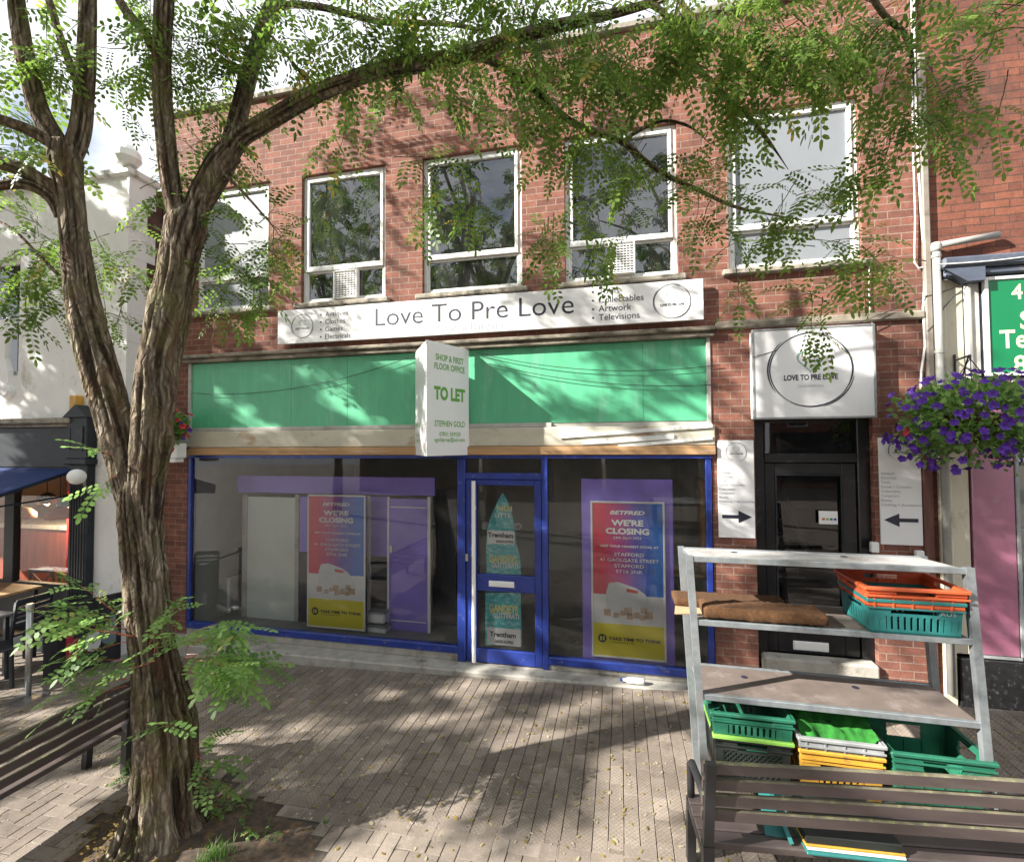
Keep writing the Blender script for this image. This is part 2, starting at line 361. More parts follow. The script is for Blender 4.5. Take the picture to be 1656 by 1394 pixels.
M['cafe_wall'] = paint('cafe_wall', (0.62,0.45,0.33), 0.8, 0.15, 2)
M['steel_table'] = paint('aluminium', (0.55,0.56,0.57), 0.35, 0.1, 8, metal=0.8)
M['chair_dark'] = paint('dark_chair', (0.03,0.035,0.042), 0.4, 0.15, 6)
M['banner'] = paint('black_banner', (0.014,0.013,0.017), 0.6, 0.15, 3)
M['banner_red'] = paint('banner_red', (0.32,0.02,0.05), 0.6, 0.1, 3)
M['banner_white'] = paint('banner_white', (0.55,0.55,0.57), 0.6, 0.1, 3)
M['banner_blue'] = paint('banner_grey_blue', (0.12,0.17,0.2), 0.6, 0.1, 3)
M['petal_violet'] = paint('violet_petals', (0.075,0.012,0.27), 0.6, 0.5, 30)
M['petal_red'] = paint('red_petals', (0.5,0.01,0.04), 0.6, 0.3, 30)
M['turq'] = None
M['glass_shop'] = glass('shop_glass', (0.97,0.98,0.97), 0.012, 1.45, 0.025, (0.45,0.44,0.38))
M['glass_up'] = glass('old_window_glass', (0.8,0.82,0.82), 0.11, 1.5, 0.05, (0.5,0.52,0.5))
M['glass_dark'] = glass('dark_glass', (0.5,0.5,0.5), 0.02, 1.5, 0.02)
M['film'] = paint('painted_out_glass', (0.21,0.225,0.245), 0.25, 0.08, 1.2, spec=0.6)
M['blind'] = paint('pale_grey_blind', (0.72,0.74,0.75), 0.7, 0.06, 1.0)
M['leaf'] = leafmat('robinia_leaf', (0.05,0.105,0.018), (0.16,0.25,0.045), (0.36,0.28,0.06))
M['leaf_young'] = leafmat('young_leaf', (0.10,0.20,0.055), (0.22,0.36,0.105), (0.36,0.36,0.12))
M['leaf_far'] = leafmat('far_leaf', (0.03,0.07,0.015), (0.07,0.13,0.03), (0.2,0.18,0.04))
M['grass'] = leafmat('grass_blade', (0.05,0.12,0.02), (0.13,0.26,0.05), (0.3,0.3,0.1))
M['litter'] = leafmat('dry_leaf', (0.16,0.10,0.035), (0.42,0.34,0.12), (0.6,0.56,0.4))
def bark():
    t = NT('furrowed_bark'); p = t.pos(); mp_ = t.map(p, (9, 9, 1.3)); r = t.noise(mp_, 2.6, 8, 0.65)
    c = t.ramp(r, (0.28, (0.08,0.066,0.05)), (0.5, (0.27,0.23,0.175)), (0.7, (0.45,0.40,0.32)))
    c = t.mix(t.ramp(t.attr('tone'), (0.25, 0.85), (0.6, 0.0)), c, (0.03,0.022,0.016))
    nn = t.n('ShaderNodeTexNoise'); nn.inputs['Scale'].default_value = 7; t.l(p, nn.inputs['Vector']); ad = t.n('ShaderNodeMixRGB'); ad.blend_type = 'ADD'; ad.inputs[0].default_value = 0.11; t.l(p, ad.inputs[1]); t.l(nn.outputs['Color'], ad.inputs[2])
    vo = t.n('ShaderNodeTexVoronoi', feature='DISTANCE_TO_EDGE'); vo.inputs['Scale'].default_value = 1.0; t.l(t.map(ad.outputs[0], (26, 26, 3.4)), vo.inputs['Vector'])
    ck = t.ramp(vo.outputs['Distance'], (0.02, 0.0), (0.30, 1.0)); c = t.mix(0.8, c, t.mix(ck, (0.36,0.32,0.29), (1.15,1.12,1.08)), 'MULTIPLY')
    mo = t.noise(p, 3.2, 6, 0.7); c = t.mix(t.ramp(mo, (0.50, 0.0), (0.66, 0.6)), c, (0.15,0.15,0.05))
    rd = t.noise(t.map(p, (2, 2, 0.7)), 4, 3); c = t.mix(t.ramp(rd, (0.5, 0.0), (0.72, 0.5)), c, (0.13,0.06,0.035))
    t.bump(t.math('ADD', t.math('ADD', r, t.math('MULTIPLY', ck, 0.8)), t.math('MULTIPLY', t.noise(p, 70, 4), 0.5)), 1.0, 0.02); return t.setc(c, 0.95, 0, 0.15)
M['bark'] = bark()

def pavermat(name, diamond):
    t = NT(name); p = t.pos(); a = t.attr('tone')
    c = t.ramp(a, (0.0, (0.155,0.128,0.105)), (0.5, (0.215,0.18,0.15)), (0.85, (0.26,0.22,0.185)), (1.0, (0.285,0.21,0.165)))
    n1 = t.noise(p, 2.2, 8, 0.7); c = t.mix(1.0, c, t.ramp(n1, (0.3, 0.6), (0.7, 1.25)), 'MULTIPLY')
    n3 = t.noise(p, 7.5, 5, 0.6); c = t.mix(t.ramp(n3, (0.60, 0.0), (0.72, 0.45)), c, (0.05,0.042,0.036))
    n2 = t.noise(p, 90, 4); c = t.mix(1.0, c, t.ramp(n2, (0.25, 0.8), (0.75, 1.18)), 'MULTIPLY'); h = n2
    if diamond:
        s = t.n('ShaderNodeSeparateXYZ'); t.l(p, s.inputs[0]); k = 2*math.pi/0.034
        w = [t.math('ABSOLUTE', t.math('SINE', t.math('MULTIPLY', t.math(op, s.outputs[0], s.outputs[1]), k/2/1.0))) for op in ('ADD', 'SUBTRACT')]
        d = t.math('MINIMUM', w[0], w[1]); g = t.ramp(d, (0.12, 0.0), (0.38, 1.0))
        c = t.mix(1.0, c, t.mix(g, (1.35,1.33,1.3), (0.9,0.9,0.9)), 'MULTIPLY'); h = t.math('SUBTRACT', n2, g)
    sp = t.noise(p, 38, 2); c = t.mix(t.ramp(sp, (0.70, 0.0), (0.74, 0.5)), c, (0.5,0.47,0.42))
    t.bump(h, 0.4, 0.004); return t.setc(c, 0.82, 0, 0.3)
M['paver'] = pavermat('block_paver', False); M['paver_d'] = pavermat('diamond_paver', True)
M['joint'] = paint('paver_joint_sand', (0.055,0.046,0.036), 1.0, 0.4, 30)

# ------------------------------------------------------------------ lettering
def text_verts(body, bold=0.0, shear=0.0):
    cu = bpy.data.curves.new('t', 'FONT'); cu.body = body; cu.size = 1.0; cu.offset = bold; cu.shear = shear; cu.resolution_u = 3
    ob = bpy.data.objects.new('t', cu); me = bpy.data.meshes.new_from_object(ob)
    v = np.array([q.co[:] for q in me.vertices]); f = [tuple(q.vertices) for q in me.polygons]
    bpy.data.objects.remove(ob); bpy.data.curves.remove(cu); bpy.data.meshes.remove(me); return v, f
def put_text(mb, body, x, z, h=None, w=None, y=0.0, align='l', bold=0.0, shear=0.0, capw=None, ax=(1,0,0), org=None, cap=True):
    """text in the x,z plane at depth y: x is left/centre/right, z the baseline, h the cap height, w the width if given."""
    v, f = text_verts(body, bold, shear)
    x0, x1 = v[:,0].min(), v[:,0].max(); ch = 0.69+bold*2
    sz = h/ch; sx = sz if w is None else w/(x1-x0)
    W_ = (x1-x0)*sx; ox = x - {'l': 0, 'c': W_/2, 'r': W_}[align]
    u = (v[:,0]-x0)*sx + ox; zz = v[:,1]*sz + z
    if org is None: pts = [(a, y, b) for a, b in zip(u, zz)]
    else: pts = [(org[0]+ax[0]*a, org[1]+ax[1]*a, b) for a, b in zip(u, zz)]
    mb.add(pts, f); return W_
def arc_pts(cx, cz, rx, rz, a0, a1, w0, w1, n=40):
    o = []; i_ = []
    for k in range(n+1):
        t = k/n; a = R(a0+(a1-a0)*t); w = w0*math.sin(math.pi*t)**0.7 + w1
        o.append((cx+(rx+w/2)*math.cos(a), cz+(rz+w/2)*math.sin(a))); i_.append((cx+(rx-w/2)*math.cos(a), cz+(rz-w/2)*math.sin(a)))
    return o, i_
def put_arc(mb, cx, cz, rx, rz, a0, a1, w0, w1, y, n=36):
    o, i_ = arc_pts(cx, cz, rx, rz, a0, a1, w0, w1, n); vs = [(p[0], y, p[1]) for p in o] + [(p[0], y, p[1]) for p in i_]
    mb.add(vs, [(k, n+1+k, n+2+k, k+1) for k in range(n)])
def put_heart(mb, cx, cz, s, w, y, a0=0.0, a1=1.0, n=60):
    pts = []
    for k in range(n+1):
        t = 2*math.pi*(a0+(a1-a0)*k/n); hx = 16*math.sin(t)**3; hz = 13*math.cos(t)-5*math.cos(2*t)-2*math.cos(3*t)-math.cos(4*t)
        pts.append((hx/17*s, (hz+2)/17*s))
    vs = [];
    for (a, b) in pts: vs.append((cx+a, y, cz+b))
    for (a, b) in pts: vs.append((cx+a*(1-w), y, cz+b*(1-w)))
    mb.add(vs, [(k, n+1+k, n+2+k, k+1) for k in range(n)])
def logo(parent, cx, cz, r, y, tilt=0.0, full=True):
    ink = MB(); hm = MB(); rx, rz = r, r*0.98
    for (a0, a1, w0, w1, dr) in ((95,250,.022,.003,0),(240,330,.030,.004,.01),(-40,62,.036,.003,0),(55,120,.018,.003,.015),(130,215,.03,.003,.05),(-75,-10,.025,.003,.05),(60,78,.02,.002,-.02)):
        if not full and a0 > 100: continue
        put_arc(ink, cx, cz, rx*(1+dr), rz*(1+dr), a0, a1, w0*r*1.2, w1*r*1.2, y)
    put_text(ink, 'LOVE TO PRE LOVE', cx, cz-r*0.27, r*0.15, r*1.3, y, 'c', 0.03)
    g = MB(); put_text(g, 'GRAB A BARGAIN', cx, cz-r*0.47, r*0.07, r*0.62, y, 'c')
    put_heart(hm, cx, cz+r*0.22, r*0.35, 0.13, y, 0.02, 0.98)
    P('ring_lettering', ink, M['ink'], parent); P('faint_lettering', g, M['pale_ink'], parent); P('heart_emblem', hm, M['sage'], parent)
# ================================================================== the street
g = MB()
xs = (-60, -12, 8, 60); ys = (-60, 60)
for i in range(3):
    a, b = xs[i], xs[i+1]
    g.quad((a,-60,gz(a)-.016), (b,-60,gz(b)-.016), (b,60,gz(b)-.016), (a,60,gz(a)-.016), tone=0.45)
S('ground', g, M['paver'])
g = MB(); g.quad((-10.2,-7.4,gz(-10.2)-.011), (4.9,-7.4,gz(4.9)-.011), (4.9,0.02,gz(4.9)-.011), (-10.2,0.02,gz(-10.2)-.011)); S('paving_bed', g, M['joint'])

PIT = (-2.86, -2.80)
def in_pit(x, y, s=1.0):
    a = math.atan2(y-PIT[1], x-PIT[0]); r = math.hypot((x-PIT[0])/0.80, (y-PIT[1])/0.62)
    return r < s*(1 + 0.12*math.sin(3*a+1)+0.07*math.sin(7*a))
def paver(mb, x0, y0, x1, y1, gap=0.0015):
    cx, cy = (x0+x1)/2, (y0+y1)/2
    if in_pit(cx, cy): return
    if cx < -6.25 and cy > -0.45: return
    x0 += gap; x1 -= gap; y0 += gap; y1 -= gap; b = 0.003
    t = min(1, max(0, random.gauss(0.5, 0.15))); dz = [random.gauss(0, .0008) for _ in range(4)]
    dd = random.gauss(0, 0.0008); j = lambda: random.gauss(0, .0006)
    vs = [(x0,y0,gz(x0)-.006+dd), (x1,y0,gz(x1)-.006+dd), (x1,y1,gz(x1)-.006+dd), (x0,y1,gz(x0)-.006+dd),
          (x0+b+j(),y0+b+j(),gz(x0)+dd+dz[0]), (x1-b+j(),y0+b+j(),gz(x1)+dd+dz[1]), (x1-b+j(),y1-b+j(),gz(x1)+dd+dz[2]), (x0+b+j(),y1-b+j(),gz(x0)+dd+dz[3])]
    mb.add(vs, [(4,5,6,7),(0,1,5,4),(1,2,6,5),(2,3,7,6),(3,0,4,7)], t)
A = MB(); YB = -2.30
nx = int((4.8+10)/0.1)
for i in range(nx):
    x = -10 + i*0.1; off = (i % 2)*0.1; y = -0.16 - off - 0.2
    if off: paver(A, x, y+0.2, x+0.1, y+0.3)
    while y+0.2 > YB+0.03:
        paver(A, x, max(y, YB), x+0.1, y+0.2)
        y -= 0.2
S('pavement', A, M['paver_d'])
B = MB()
for i in range(int(14.8/0.2)): paver(B, -10+i*0.2, YB-0.001-0.1, -10+i*0.2+0.2, YB-0.001)
n0 = 0.102
for i in range(-2, 148):
    for j in range(-2, 48):
        k = (i-j) % 4; x = -10+i*n0; y = YB-0.104-j*n0-n0
        if k == 0 and x+2*n0 < 4.8: paver(B, x, y, x+2*n0, y+n0)
        if k == 3 and j < 47: paver(B, x, y-n0, x+n0, y+n0)
for i in range(int(14.8/0.2)): paver(B, -10+i*0.2, -0.159, -10+i*0.2+0.2, -0.06)
S('pavement_border', B, M['paver'])
# tree pit
pit = MB(); n = 44; pit.smooth = True
N = 40
for i in range(N):
    for j in range(N):
        pass
vs = []; fs = []; idx = {}
for i in range(N+1):
    for j in range(N+1):
        x = PIT[0]+(i/N-0.5)*2.0; y = PIT[1]+(j/N-0.5)*1.6
        h = mnoise.noise((x*5, y*5, 0))*0.018 + mnoise.noise((x*17, y*17, 3))*0.012
        d = math.hypot(x+2.86, y+2.75); h += 0.05*max(0, 1-d/0.5)
        edge = 1.0 if in_pit(x, y, 0.98) else 0.0
        vs.append((x, y, gz(x)-0.012 + edge*(0.006+max(-.004,h)))); idx[(i, j)] = len(vs)-1
for i in range(N):
    for j in range(N):
        cx = PIT[0]+((i+.5)/N-0.5)*2.0; cy = PIT[1]+((j+.5)/N-0.5)*1.6
        if in_pit(cx, cy, 1.04): fs.append((idx[(i,j)], idx[(i+1,j)], idx[(i+1,j+1)], idx[(i,j+1)]))
pit.add(vs, fs); S('tree_pit_soil', pit, M['soil'])
# fallen leaves
lf = MB()
def flake(mb, x, y, s, z=None, tone=None):
    a = random.random()*6.28; l = s*random.uniform(.7, 1.3); w = l*random.uniform(.35, .6); z = gz(x)+0.003 if z is None else z
    ca, sa = math.cos(a), math.sin(a); t1, t2 = random.uniform(-.3,.3)*l, random.uniform(0,.35)*w
    pts = []
    for (u, v, h) in ((-l,0,0),(-l*.4,w,t2),(l*.5,w*.8,t2),(l,0,abs(t1)*.4),(l*.5,-w*.8,t2*.6),(-l*.4,-w,t2*.6)):
        pts.append((x+u*ca-v*sa, y+u*sa+v*ca, z+h+0.0015))
    mb.add(pts, [(0,1,2,3,4,5)], random.random() if tone is None else tone)
for _ in range(2600):
    x = random.uniform(-7, 3.6); y = random.choice((random.uniform(-3.6, -0.3), random.uniform(-2.4, -0.3)))
    if in_pit(x, y): continue
    flake(lf, x, y, random.choice((.007,.010,.013,.016,.020)), tone=random.choice((.3,.62,.8,.97,1.0,1.0)))
for _ in range(700):
    a = random.random()*6.28; r = random.random()**.6*0.95; x = PIT[0]-.35+r*.6*math.cos(a); y = PIT[1]+0.05+r*.55*math.sin(a)
    if in_pit(x, y, 1.08): flake(lf, x, y, random.uniform(.008,.02), gz(x)+random.uniform(.004,.035), tone=random.uniform(0,.5))
S('fallen_leaves', lf, M['litter'], 'stuff')

# ================================================================== the brick shop building
bld = E('shop_building', 'two storey red brick shop building with green fascia and five upper windows', 'building', (-1.6, 0, -0.17))
WIN = [(-5.66,-4.48), (-4.005,-2.815), (-2.323,-1.083), (-0.585,0.645), (1.15,2.395)]; WZ0, WZ1, WZT = 4.17, 5.87, 4.65
OPEN = [(a, b, WZ0, WZ1) for a, b in WIN] + [(-5.74, 0.95, -0.6, 3.50), (1.365, 2.445, -0.6, 2.64)]
X0, X1, Z0, Z1 = -6.22, 2.93, -0.6, 6.98
def wall_mesh(mb, X0, X1, Z0, Z1, OPEN, y=0.0, dep=0.14):
    xs = sorted({X0, X1, *[q for o in OPEN for q in o[:2]]}); zs = sorted({Z0, Z1, *[q for o in OPEN for q in o[2:]]})
    xs = [q for q in xs if X0 <= q <= X1]; zs = [q for q in zs if Z0 <= q <= Z1]
    for i in range(len(xs)-1):
        for j in range(len(zs)-1):
            cx, cz = (xs[i]+xs[i+1])/2, (zs[j]+zs[j+1])/2
            if any(o[0] < cx < o[1] and o[2] < cz < o[3] for o in OPEN): continue
            mb.quad((xs[i],y,zs[j]), (xs[i+1],y,zs[j]), (xs[i+1],y,zs[j+1]), (xs[i],y,zs[j+1]))
    for (a, b, c, d) in OPEN:
        mb.quad((a,y,c), (a,y,d), (a,y+dep,d), (a,y+dep,c)); mb.quad((b,y,c), (b,y+dep,c), (b,y+dep,d), (b,y,d))
        mb.quad((a,y,d), (b,y,d), (b,y+dep,d), (a,y+dep,d))
        if c > Z0: mb.quad((a,y,c), (a,y+dep,c), (b,y+dep,c), (b,y,c))
w = MB(); wall_mesh(w, X0, X1, Z0, Z1, OPEN)
w.quad((X0,0,Z0), (X0,0,Z1), (X0,9,Z1), (X0,9,Z0)); w.quad((X1,0,Z0), (X1,9,Z0), (X1,9,Z1), (X1,0,Z1)); w.quad((X0,9,Z0), (X0,9,Z1), (X1,9,Z1), (X1,9,Z0))
P('wall', w, M['brick'], bld)
w = MB(); w.quad((X0,0,6.8), (X1,0,6.8), (X1,9,6.8), (X0,9,6.8)); P('roof', w, M['charcoal'], bld)
w = MB(); w.box(X0-.02, X1, -.05, .32, 6.98, 7.06, bev=.012); P('coping', w, M['stone'], bld)
w = MB(); w.box(-5.84, 1.0, -.10, .0, 3.535, 3.585, bev=.012); w.box(-5.82, .985, -.065, .0, 3.478, 3.533, bev=.01); w.box(1.0, 2.9, -.05, 0, 3.55, 3.635, bev=.015)
P('string_course', w, M['ledge'], bld)
# interiors
def room(mb, x0, x1, y0, y1, z0, z1, front=False):
    mb.quad((x0,y1,z0), (x1,y1,z0), (x1,y1,z1), (x0,y1,z1)); mb.quad((x0,y0,z0), (x0,y1,z0), (x0,y1,z1), (x0,y0,z1))
    mb.quad((x1,y0,z0), (x1,y0,z1), (x1,y1,z1), (x1,y1,z0)); mb.quad((x0,y0,z1), (x0,y1,z1), (x1,y1,z1), (x1,y0,z1))
w = MB(); room(w, -5.74, .95, .14, 4.2, -.14, 2.66); P('shop_room', w, M['room_wall'], bld)
w = MB(); w.quad((-5.74,.03,-.14), (.95,.03,-.14), (.95,4.2,-.14), (-5.74,4.2,-.14)); P('shop_floor', w, M['room_floor'], bld)
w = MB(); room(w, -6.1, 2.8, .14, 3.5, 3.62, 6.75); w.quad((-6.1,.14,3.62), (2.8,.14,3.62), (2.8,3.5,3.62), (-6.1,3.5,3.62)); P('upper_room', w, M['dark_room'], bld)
# upper windows
for k, (a, b) in enumerate(WIN):
    f = MB(); f.frame(a, b, WZ0+.01, WZ1, .05, .05, .115, bev=.006)
    f.frame(a+.05, b-.05, WZT-.02, WZ1-.05, .042, .035, .09, bev=.006)
    f.box(a+.05, b-.05, .028, .06, WZT-.045, WZT-.02, bev=.004)
    f.frame(a+.05, b-.05, WZ0+.06, WZT-.045, .022, .06, .10, bev=.004)
    wn_ = P('window', f, M['white_paint'], bld)
    gl = MB(); gl.quad((a+.092,.065,WZT+.022), (b-.092,.065,WZT+.022), (b-.092,.065,WZ1-.092), (a+.092,.065,WZ1-.092)); P('upper_pane', gl, M['film' if k in (0, 4) else 'glass_up'], wn_)
    gl = MB(); gl.quad((a+.072,.078,WZ0+.082), (b-.072,.078,WZ0+.082), (b-.072,.078,WZT-.067), (a+.072,.078,WZT-.067)); P('lower_pane', gl, M['film' if k in (0, 4) else 'glass_up'], wn_)
    s = MB(); s.box(a-.07, b+.07, -.07, .05, WZ0-.055, WZ0+.005, bev=.012); P('sill', s, M['stone'], wn_)
    if k in (1, 3):
        (c0, c1, e0, e1) = rect((538,438), (577,481)) if k == 1 else rect((983,392), (1028,441))
        v = MB(); v.frame(c0, c1, e0, e1, .022, .0, .075, bev=.010)
        nsl = 11
        for i in range(nsl): zc = e0+.026+(e1-e0-.052)*(i+.5)/nsl; v.box(c0+.022, c1-.022, .012, .03, zc-.0048, zc+.0048)
        for i in range(1, 7): xc = c0+.022+(c1-c0-.044)*i/7; v.box(xc-.004, xc+.004, .016, .034, e0+.022, e1-.022)
        P('vent_fan', v, M['pure_white'], wn_)
        v = MB(); v.box(c0+.02, c1-.02, .045, .074, e0+.02, e1-.02); P('vent_back', v, M['ink'], wn_)
# fascia
FX0, FX1 = -5.74, .95
w = MB(); w.box(FX0+.045, FX1-.04, .012, .05, 2.60, 3.475); fp = P('fascia_panel', w, M['green'], bld)
w = MB()
for px in (470, 561, 1040): xx = onY(px, 620)[0]; w.box(xx-.0009, xx+.0009, .0105, .012, 2.61, 3.46)
P('panel_joint', w, M['ink'], fp)
w = MB(); w.box(FX0, FX0+.045, -.015, .05, 2.55, 3.478, bev=.004); w.box(FX1-.04, FX1, -.015, .05, 2.55, 3.478, bev=.004); w.box(FX0+.045, -.75, -.02, .05, 2.552, 2.60, bev=.004); w.box(-.75, FX1-.04, .02, .05, 2.552, 2.598)
P('fascia_trim', w, M['grey_trim'], bld)
w = MB(); w.box(FX0-.03, FX1+.03, -.03, .06, 2.335, 2.549, bev=.008); P('shutter_box', w, M['cream'], bld)
for (a, b, h) in (((905,706), (1152,688), .045), ((940,716), (1090,706), .05), ((1000,722), (1152,708), .035)):
    p, q = onY(*a, -.045), onY(*b, -.045); w = MB(); w.beam(p, q, .012, h); P('loose_trim_strip', w, M['white_paint'], bld)
w = MB(); w.box(FX0-.04, FX1+.03, -.055, .05, 2.235, 2.332, bev=.006); P('timber_batten', w, M['timber'], bld)
w = MB(); w.box(FX0+.02, FX1, -.03, .05, 2.195, 2.233, bev=.003); P('head_rail', w, M['blue'], bld)
# shop windows
def shopwin(x0, x1, z0, jl, jr, label):
    f = MB(); f.box(x0, x1, -.035, .05, z0-.085, z0, bev=.008)
    if jl: f.box(x0, x0+.05, -.02, .05, z0, 2.195, bev=.006)
    if jr: f.box(x1-.06, x1, -.02, .05, z0, 2.195, bev=.006)
    o = P('shop_window', f, M['blue'], bld, label)
    q = MB(); a = x0+(.05 if jl else 0); b = x1-(.06 if jr else 0); q.quad((a,.012,z0), (b,.012,z0), (b,.012,2.195), (a,.012,2.195)); P('window_pane', q, M['glass_shop'], o)
shopwin(-5.715, -1.872, 0.008, True, False, 'wide shop window left of the blue door')
shopwin(-.80, .94, -.02, False, True, 'shop window right of the blue door')
w = MB(); w.box(-5.72, -1.872, -.01, .06, -.168, -.078, bev=.006); w.box(-.80, .95, -.01, .06, -.168, -.106, bev=.006); P('stall_riser', w, M['concrete'], bld)
st = MB(); vs = [(-5.86,-.29), (.99,-.17)]
st.add([(-5.86,-.30,-.6), (1.0,-.19,-.6), (1.0,.06,-.6), (-5.86,.06,-.6), (-5.86,-.30,-.185), (1.0,-.19,-.182), (1.0,.06,-.168), (-5.86,.06,-.168), (-5.86,-.285,-.168), (1.0,-.175,-.168)],
       [(0,1,5,4), (4,5,9,8), (8,9,6,7), (0,4,8,7,3), (1,2,6,9,5)]); P('front_step', st, M['concrete'], bld)
# blue door
dr = MB()
dr.box(-1.872, -1.775, -.03, .06, -.165, 2.194, bev=.006); dr.box(-.868, -.80, -.03, .06, -.165, 2.194, bev=.006)
zt0 = onY(820, 775)[2]; zt1 = onY(820, 765)[2]
dr.box(-1.775, -.868, -.025, .06, zt0, zt1, bev=.005); P('door_frame', dr, M['blue'], bld)
q = MB(); q.quad((-1.775,.03,zt1), (-.868,.03,zt1), (-.868,.03,2.194), (-1.775,.03,2.194)); P('fanlight_pane', q, M['glass_shop'], bld)
zl = onY(820, 785)[2]; zm1 = onY(820, 930)[2]; zm0 = onY(820, 957)[2]; zb = onY(820, 1052)[2]
d = MB(); lx0, lx1, gx0, gx1 = -1.77, -.872, -1.64, -.955
d.box(lx0, gx0, -.012, .045, -.155, zt0-.004, bev=.006); d.box(gx1, lx1, -.012, .045, -.155, zt0-.004, bev=.006)
d.box(gx0, gx1, -.012, .045, zl, zt0-.004, bev=.005); d.box(gx0, gx1, -.012, .045, zm0, zm1, bev=.005); d.box(gx0, gx1, -.012, .045, -.155, zb, bev=.005)
door = P('shop_door', d, M['blue'], bld, 'blue glazed shop door with a full height white pull bar')
q = MB(); q.quad((gx0,.02,zm1), (gx1,.02,zm1), (gx1,.02,zl), (gx0,.02,zl)); q.quad((gx0,.02,zb), (gx1,.02,zb), (gx1,.02,zm0), (gx0,.02,zm0)); P('door_pane', q, M['glass_shop'], door)
q = MB(); hx = onY(766, 900, -.06)[0]; q.tube([(hx,-.06,-.14), (hx,-.06,zt0-.02)], .024, 12); q.box(hx-.015, hx+.015, -.06, -.012, .2, .24); q.box(hx-.015, hx+.015, -.06, -.012, 1.6, 1.64); P('handle', q, M['pure_white'], door)
a, b, c, e = rect((791,938), (832,950)); q = MB(); q.box(a, b, -.02, -.010, c, e, bev=.004); q.box(a+.015, b-.015, -.024, -.019, c+.014, e-.014); P('letter_plate', q, M['pure_white'], door)
a, b, c, e = rect((751,895), (758,907)); q = MB(); q.box(a, b, -.022, -.011, c, e, bev=.003); P('lock_plate', q, M['chrome'], door)
# black side door
sd_ = MB(); SX0, SX1 = 1.365, 2.445; ys0, ys1 = .10, .17
sd_.box(SX0, SX0+.11, ys0-.03, ys1, -.3, 2.64, bev=.008); sd_.box(SX1-.11, SX1, ys0-.03, ys1, -.3, 2.64, bev=.008)
zh = onY(1300, 748, .1)[2]; zh1 = onY(1300, 733, .1)[2]
sd_.box(SX0+.11, SX1-.11, ys0-.03, ys1, zh, zh1, bev=.006); sd_.box(SX0+.11, SX1-.11, ys0-.03, ys1, 2.57, 2.64, bev=.006); P('side_door_frame', sd_, M['black'], bld)
q = MB(); q.quad((SX0+.11,.13,zh1), (SX1-.11,.13,zh1), (SX1-.11,.13,2.57), (SX0+.11,.13,2.57)); P('side_fanlight_pane', q, M['glass_dark'], bld)
d = MB(); a, b = SX0+.115, SX1-.115; zg0 = .62; zg1 = zh-.12
d.box(a, a+.10, ys0, ys1-.02, .2, zh-.005, bev=.006); d.box(b-.13, b, ys0, ys1-.02, .2, zh-.005, bev=.006); d.box(a+.10, b-.13, ys0, ys1-.02, zg1, zh-.005, bev=.006); d.box(a+.10, b-.13, ys0, ys1-.02, .2, zg0, bev=.006)
sdoor = P('side_door', d, M['black'], bld, 'black glazed side door below the square white sign')
q = MB(); q.frame(a+.10, b-.13, zg0, zg1, .014, ys0-.008, ys0+.004); P('glazing_bead', q, M['charcoal'], sdoor)
q = MB(); q.quad((a+.11,.135,zg0+.01), (b-.14,.135,zg0+.01), (b-.14,.135,zg1-.01), (a+.11,.135,zg1-.01)); P('side_door_pane', q, M['glass_dark'], sdoor)
a2, b2, c2, e2 = rect((1282,1035), (1340,1054), .1); q = MB(); q.box(a2, b2, .085, .102, c2, e2, bev=.004); q.box(a2+.012, b2-.012, .080, .086, c2+.012, e2-.012, bev=.002); P('letter_plate', q, M['pure_white'], sdoor)
a2, b2, c2, e2 = rect((1324,826), (1355,848), .09); q = MB(); q.box(a2, b2, .090, .094, c2, e2); stk = P('door_sticker', q, M['white'], sdoor)
for i, m in enumerate(('orange', 'lime', 'teal', 'blue')):
    q = MB(); xa = a2+.03+i*.035; q.box(xa, xa+.024, .087, .0895, c2+.04, c2+.062); P('sticker_mark', q, M[m], stk)
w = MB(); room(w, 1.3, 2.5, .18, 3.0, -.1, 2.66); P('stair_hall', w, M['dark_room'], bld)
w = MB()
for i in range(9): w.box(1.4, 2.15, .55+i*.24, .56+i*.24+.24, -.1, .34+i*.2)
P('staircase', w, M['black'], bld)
w = MB()
for i in range(9): w.box(1.4, 2.15, .53+i*.24, .548+i*.24, .325+i*.2, .345+i*.2)
P('stair_nosing', w, M['grey_ink'], bld)
w = MB(); w.box(1.7, 2.1, 1.6, 1.65, 1.75, 2.1); P('red_stair_sign', w, M['red_paint'], bld)
w = MB(); w.beam((2.05,.5,1.0), (2.2,2.6,2.2), .06, .05); P('handrail', w, M['grey_ink'], bld)
w = MB(); w.box(1.37, 2.44, -.16, .10, -.6, .05, bev=.02); w.box(1.40, 2.43, -.06, .10, .05, .195, bev=.02); P('doorstep', w, M['concrete'], bld)
# small junction boxes and handle by the side door
w = MB(); a, b, c, e = rect((1480,890), (1494,903), -.03); w.box(a, b, -.05, 0, c, e, bev=.006); P('junction_box', w, M['pure_white'], bld)
w = MB(); a, b, c, e = rect((1407,876), (1420,893), -.02); w.box(a, b, -.05, 0, c, e, bev=.006); P('bell_box', w, M['pure_white'], bld)
